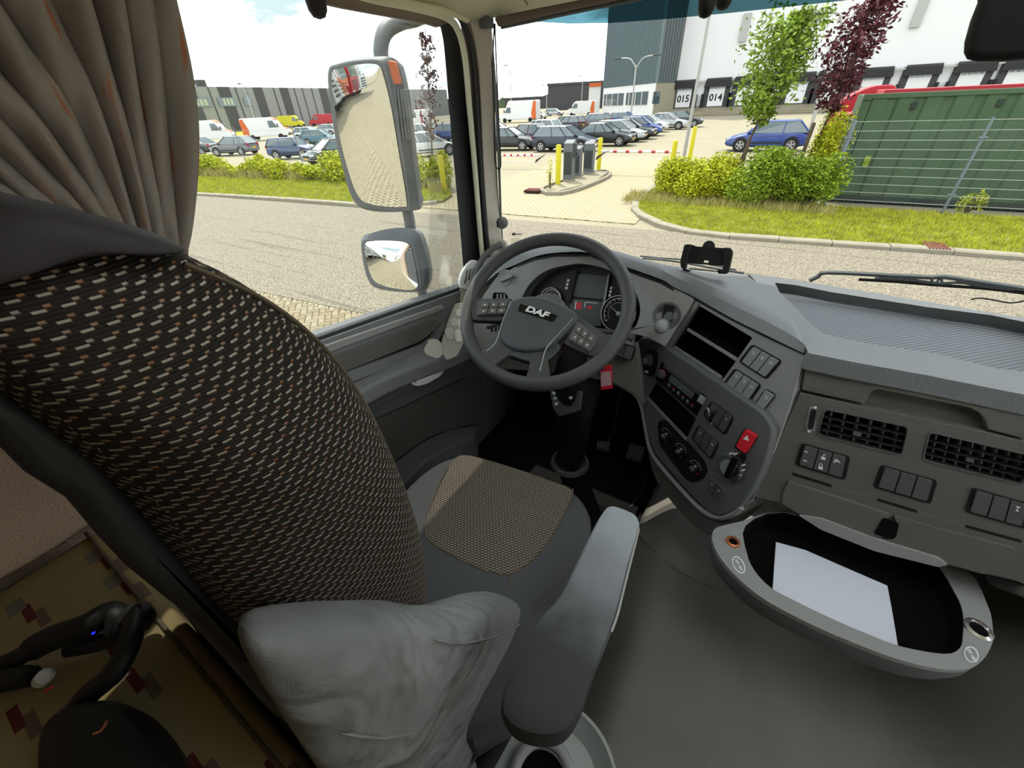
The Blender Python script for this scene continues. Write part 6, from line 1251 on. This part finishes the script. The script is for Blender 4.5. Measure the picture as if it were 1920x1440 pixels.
# seam round the flank, smooth head part
cpf = V((0, .125, -.32))
def onprof(x, s_, i0, i1): return [V((x, cpf.y+(p.y-cpf.y)*s_, cpf.z+(p.z-cpf.z)*s_)) for p in prof[i0:i1]]
MB().tube(crom(onprof(-.324, .938, 4, 19), 3, False), .0022, 6).build('piping', 'piping', bkr, smooth=True)
hd_ = MB(); prof_h = [onx(x, y, XS) for x, y in ((-260, 480), (-200, 395), (-60, 356), (0, 362), (90, 378), (180, 402), (270, 431), (300, 444), (316, 457), (296, 463), (250, 464), (170, 458), (100, 462), (0, 484), (-100, 520), (-220, 560))]
c_ = sum(prof_h, V((0, 0, 0)))/len(prof_h); hd_.loft([[V((x, c_.y+(p.y-c_.y)*s_, c_.z+(p.z-c_.z)*s_)) for p in prof_h] for x, s_ in ((-.296, .45), (-.302, .75), (-.318, .93), (-.34, .99), (-.36, 1.01), (-.45, 1.02), (-.56, 1.02), (-.61, .98), (-.64, .8))]); hd_.build('head_section', 'satin', se, smooth=True, sub=1)
# dark back shell
sh = [onx(x, y, -.34) for x, y in ((-60, 690), (60, 760), (180, 850), (300, 1000), (420, 1140), (540, 1190), (640, 1300), (640, 1440), (560, 1400), (480, 1280), (400, 1190), (320, 1130), (240, 1065), (190, 1012), (130, 940), (50, 890), (0, 840), (-80, 780))]
for p in sh: p.x = 0
MB().loft([[p+V((x, 0, 0)) for p in sh] for x in (-.335, -.62)]).build('back_shell', 'black', se, bevel=.012, seg=3)
# velour lower part with its side wing
wg = [(500, 1195), (600, 1180), (700, 1160), (772, 1156), (800, 1164), (838, 1168), (880, 1156), (925, 1134), (955, 1127), (980, 1133), (995, 1150), (994, 1175), (982, 1215), (950, 1290), (922, 1360), (900, 1420), (880, 1480), (820, 1560), (700, 1560), (620, 1480), (560, 1380), (500, 1290), (470, 1230)]
pw_ = [onx(x, y, -.225) for x, y in wg]
vl = pillow('lower_backrest', pw_, [(-.200, .15), (-.201, .5), (-.205, .75), (-.212, .92), (-.225, 1.), (-.245, 1.0), (-.275, .97), (-.30, .85)], 'velour', se)
MB().prism([V((x, y, z)) for x, y, z in ((-.27, -.02, -.45), (-.27, .14, -.5), (-.27, .16, -.85), (-.27, .0, -.98))], V((-.33, 0, 0))).build('backrest_core', 'cloth', se, bevel=.02)
for pts_ in ([(985, 1165), (930, 1192), (870, 1206), (815, 1200)], [(640, 1376), (720, 1384), (790, 1370), (840, 1352), (872, 1352), (886, 1372), (884, 1410)]):
    MB().tube(crom([onx(x, y, -.2035) for x, y in pts_], 4, False), [.0005]+[.0016]*((len(pts_)-1)*4-1)+[.0005], 8).build('cloth_fold', 'velour', se, smooth=True)
# cushion
ZC = -.80
cu_ = [(735, 935), (770, 898), (805, 870), (840, 853), (875, 850), (930, 865), (1000, 887), (1068, 912), (1092, 930), (1107, 955), (1109, 985), (1100, 1030), (1080, 1080), (1060, 1110), (1000, 1180)]
cw = [onz(x, y, ZC) for x, y in cu_]+[V((-.19, .12, ZC)), V((-.62, .10, ZC))]
cc_ = crom(cw, 3); cn = sum(cw, V((0, 0, 0)))/len(cw)
def scl(L_, s_, dz): return [cn+(p-cn)*s_+V((0, 0, dz)) for p in L_]
MB().loft([scl(cc_, .96, -.17), scl(cc_, 1.0, -.15), scl(cc_, 1.01, -.06), scl(cc_, 1.0, -.03), scl(cc_, .97, -.012), scl(cc_, .9, -.002), scl(cc_, .6, .002)]).build('cushion', 'cloth', se, smooth=True)
ins = crom([(868, 853), (900, 858), (970, 879), (1030, 900), (1072, 917), (1068, 938), (1050, 975), (1022, 1022), (985, 1060), (955, 1075), (925, 1073), (880, 1056), (815, 1022), (797, 1003), (797, 980), (812, 940), (838, 882), (852, 860)], 3)
io = MB().prism([onz(p[0], p[1], ZC+.004) for p in ins], V((0, 0, -.012))).build('cushion_insert', 'weave_fine', se, bevel=.002)
uvset(io, lambda p, n: (p.x*math.cos(.12)+p.y*math.sin(.12), p.y*math.cos(.12)-p.x*math.sin(.12)))
for pts_ in ([(797, 1003), (782, 1015), (764, 1030)], [(962, 1074), (952, 1098), (940, 1124)], [(797, 1003), (815, 1023), (880, 1058), (925, 1075), (957, 1077), (987, 1061), (1024, 1023), (1052, 976), (1072, 932), (1074, 916)], [(797, 1000), (796, 978), (811, 938), (837, 880), (866, 852)], [(1000, 1142), (1030, 1122), (1056, 1108)]):
    MB().tube(crom([onz(x, y, ZC+.002) for x, y in pts_], 4, False), .0016, 6).build('seam', 'piping', se, smooth=True)
MB().box((-.41, .36, -1.02), (.36, .40, .14)).build('cushion_base', 'black', se, bevel=.02); MB().tube([V((-.41, .36, -1.0)), V((-.41, .36, -1.31))], [.12, .15], 20).build('pedestal', 'black', se, smooth=True)
MB().tube([onx(905, 1440, -.18), onx(960, 1340, -.17), onx(1000, 1280, -.15)], .018, 10).build('armrest_bracket', 'black', se, smooth=True)
# armrest
AZ = -.60
aro = [(1130, 955), (1140, 945), (1155, 944), (1188, 957), (1200, 970), (1200, 990), (1180, 1060), (1158, 1150), (1140, 1200), (1118, 1255), (1100, 1310), (1086, 1345), (1060, 1376), (1022, 1384), (975, 1374), (944, 1350), (936, 1316), (950, 1270), (985, 1205), (1008, 1158), (1048, 1112), (1085, 1040), (1112, 985)]
at_ = crom([onz(x, y, AZ) for x, y in aro], 3); ac = sum(at_, V((0, 0, 0)))/len(at_)
def asc(s_, dz): return [V((ac.x+(p.x-ac.x)*s_, ac.y+(p.y-ac.y)*(1-(1-s_)*.35), p.z+dz)) for p in at_]
arm = MB().loft([asc(.8, -.062), asc(.93, -.055), asc(.97, -.03), asc(.985, -.014), asc(.93, -.003), asc(.84, .0), asc(.4, .0)]).build('armrest', 'leather', se, smooth=True)
# thin pale lines along the armrest edges
for pts_ in ([(1198, 992), (1186, 1040), (1172, 1095), (1158, 1152), (1146, 1185)],[(1140, 1180), (1130, 1195)]): MB().tube(crom([onz(x, y, AZ-.0045) for x, y in pts_], 4, False), .0018, 6).build('pale_edge', 'polegrey', arm, smooth=True)
# ================================================================ dish beside the seat
bc = onz(1035, 1460, -1.05); bn = thing('waste_bin', 'round light grey plastic bin with a ring in it, below the armrest', 'bin', bc+V((0, 0, -.12)))
MB().lathe(bc, (0, 0, 1), [(.09, -.12), (.115, .0), (.120, .004), (.122, .0), (.1245, .001), (.1225, .006), (.117, .005), (.112, -.004), (.088, -.03), (.001, -.032)], 48).build('bowl', 'bin', bn, smooth=True)
rc_ = onz(1015, 1462, -1.045); MB().tube([rc_+V((math.cos(k*math.pi/16)*.052, math.sin(k*math.pi/16)*.058, 0)) for k in range(32)], .011, 10, True).build('ring', 'dash', bn, smooth=True)
MB().lathe(rc_, (0, 0, 1), [(.046, -.02), (.046, -.012), (.001, -.012)], 24).build('inner_dish', 'void', bn)
# ================================================================ bunk and curtain
bu = thing('bunk', 'bunk mattress in beige cloth with scattered brown and grey rectangles behind the seat', 'bed', (.2, -.4, -.75))
MB().box((.24, -.42, -.70), (2.34, .78, .16)).build('mattress', 'bunk_cloth', bu, bevel=.02, seg=3)
MB().tube([V((-.93, -.05, -.618)), V((.9, -.05, -.618))], .003, 6).build('piping', 'piping', bu); MB().box((.24, -.42, -1.03), (2.3, .72, .48)).build('bunk_box', 'cloth', bu, bevel=.01)
fb = thing('fleece_blanket', 'grey-brown fleece blanket covering the side wall beside the bunk', 'blanket', (-.93, -.3, -.4))
b = MB(); rows = []
for j in range(16):
    z = -.60+.05*j; rows.append([V((-.945+.012*math.sin(i*.9+j*.35)+(.03 if j == 0 else 0), -.78+.07*i, z+.006*math.sin(i*1.7))) for i in range(16)])
b.loft(rows, around=False); b.build('fleece', 'fleece', fb, smooth=True, solid=.012, sub=1)
hs = thing('handheld_device', 'black curved tube and body of a hand-held appliance lying on the bunk', 'appliance', onz(200, 1300, -.6))
MB().tube(crom([onz(x, y, z) for x, y, z in ((120, 1380, -.60), (160, 1310, -.59), (215, 1260, -.57), (245, 1200, -.56), (255, 1150, -.57))], 5, False), [.013]*21, 12).build('tube', 'black', hs, smooth=True)
MB().lathe(onz(255, 1160, -.575), (0, 0, 1), [(.012, -.02), (.02, -.01), (.021, .008), (.014, .016), (.001, .018)], 16).build('joint', 'black', hs, smooth=True)
bd_ = pillow('body', [onz(x, y, -.58) for x, y in ((90, 1400), (130, 1340), (220, 1320), (290, 1350), (350, 1420), (330, 1500), (120, 1500))], [(0, 1)], 'black', hs) if False else MB().loft([[sum([onz(x, y, -.59) for x, y in ((90, 1400), (130, 1340), (220, 1320), (290, 1350), (350, 1440), (330, 1540), (120, 1520))], V((0, 0, 0)))/7*(1-s_)+onz(x, y, -.59)*s_+V((0, 0, dz)) for x, y in crom([(90, 1400), (130, 1340), (220, 1320), (290, 1350), (350, 1440), (330, 1540), (120, 1520)], 4)] for s_, dz in ((.9, -.03), (1., -.01), (.95, .02), (.75, .035), (.3, .042))]).build('body', 'black', hs, smooth=True)
MB().tube(crom([onz(x, y, -.548) for x, y in ((175, 1376), (190, 1370), (200, 1352))], 3, False), .0015, 5).build('metal_arc', 'copper', hs)
cb_ = thing('cable_plug', 'black cable bundle with a pale plug on the bunk at the left edge', 'cable', onz(80, 1250, -.6))
MB().tube(crom([onz(x, y, z) for x, y, z in ((-60, 1270, -.6), (20, 1240, -.59), (90, 1200, -.58), (160, 1175, -.57), (205, 1150, -.575), (225, 1170, -.585), (200, 1200, -.60), (130, 1215, -.6))], 5, False), [.012]*8+[.017]*20+[.012]*8, 10).build('sleeve', 'black', cb_, smooth=True)
MB().tube([onz(-30, 1280, -.6), onz(40, 1270, -.59), onz(60, 1268, -.59)], [.016, .014, .012], 12).build('plug_body', 'black', cb_, smooth=True)
c_ = onz(72, 1268, -.585); MB().lathe(c_-V((.0, 0, .008)), (.5, .5, .6), [(.004, -.01), (.0095, -.004), (.0095, .008), (.004, .014), (.001, .015)], 14).build('plug', 'white', cb_, smooth=True)
MB().lathe(onz(175, 1187, -.572), (0, 0, 1), [(.0025, 0), (.0015, .002)], 8).build('blue_light', mat('blue_led', '1a22c8', .4, emit='1a22d0'), cb_)
MB().tube([onz(84, 1297, -.618), onz(100, 1286, -.618)], .002, 6).build('red_wire', 'marks_red', cb_)
ct = thing('curtain', 'heavy brown-grey cab curtain gathered at the driver side window', 'curtain', (-.84, .1, .1))
b = MB(); rows = []; NS, NT = 150, 26; rr_ = random.Random(3); ph_ = [rr_.uniform(0, 6.28) for _ in range(6)]
for j in range(NT+1):
    t = j/NT; row = []
    for i in range(NS+1):
        s_ = i/NS
        # fold line s: from the top edge to the gathered foot
        tx, ty_ = (-420+735*s_, -60+(1-s_)*330 if s_ < 1 else -60); bx, by = (40+313*s_**.8, 430+90*s_)
        ty_ = -130+(1-s_)**1.6*430
        mx_, my_ = (tx+bx)/2+22*s_**3+(1-s_)*14, (ty_+by)/2+ (-20)*s_
        x = (1-t)**2*tx+2*t*(1-t)*mx_+t*t*bx; y = (1-t)**2*ty_+2*t*(1-t)*my_+t*t*by
        if s_ > .9: x += (s_-.9)*10*(30*math.sin(math.pi*min(1, max(0, (t-.12)/.8)))-6)
        p = onx(x, y, -.80); w_ = s_*11.5+.35*math.sin(t*2+ph_[0])+.25*math.sin(s_*9+ph_[1]+t*3)
        a_ = abs(math.sin(math.pi*w_))**.8; amp = (.038-.014*t)*(.75+.35*math.sin(s_*23+ph_[2]+t*2)); p.x += amp*(a_-.5)+.004*math.sin(s_*60+t*9)
        row.append(p)
    rows.append(row)
for row in rows:
    for p in row: p.z = min(p.z, .318)
b.loft(rows, around=False)
for k in range(len(b.f)): i = k % NS; j = k//NS; b.uv[k] = [(i/NS, j/NT), ((i+1)/NS, j/NT), ((i+1)/NS, (j+1)/NT), (i/NS, (j+1)/NT)]
cm = mat('curtain2', '82766e', .9, bump=.3, bscale=900, spec=.1); nt = cm.node_tree; bs = nt.nodes['Principled BSDF']
uvn = nt.nodes.new('ShaderNodeUVMap'); mpn = nt.nodes.new('ShaderNodeMapping'); mpn.inputs['Scale'].default_value = (26, 2.2, 1); nn_ = N(nt, 'ShaderNodeTexNoise', i_Scale=1.6, i_Detail=1.0)
nt.links.new(uvn.outputs[0], mpn.inputs[0]); nt.links.new(mpn.outputs[0], nn_.inputs['Vector']); crn = nt.nodes.new('ShaderNodeValToRGB'); crn.color_ramp.elements[0].position = .62; crn.color_ramp.elements[0].color = hexc('7e766f'); crn.color_ramp.elements[1].position = .72; crn.color_ramp.elements[1].color = hexc('8a5a42')
nt.links.new(nn_.outputs[0], crn.inputs[0]); nt.links.new(crn.outputs[0], bs.inputs['Base Color'])
b.build('drape', 'curtain2', ct, smooth=True, solid=.0025)
MB().tube([V((-.80, -.55, .31)), V((-.80, .6, .31))], .006, 8).build('curtain_rail', 'dash_dark', ct)
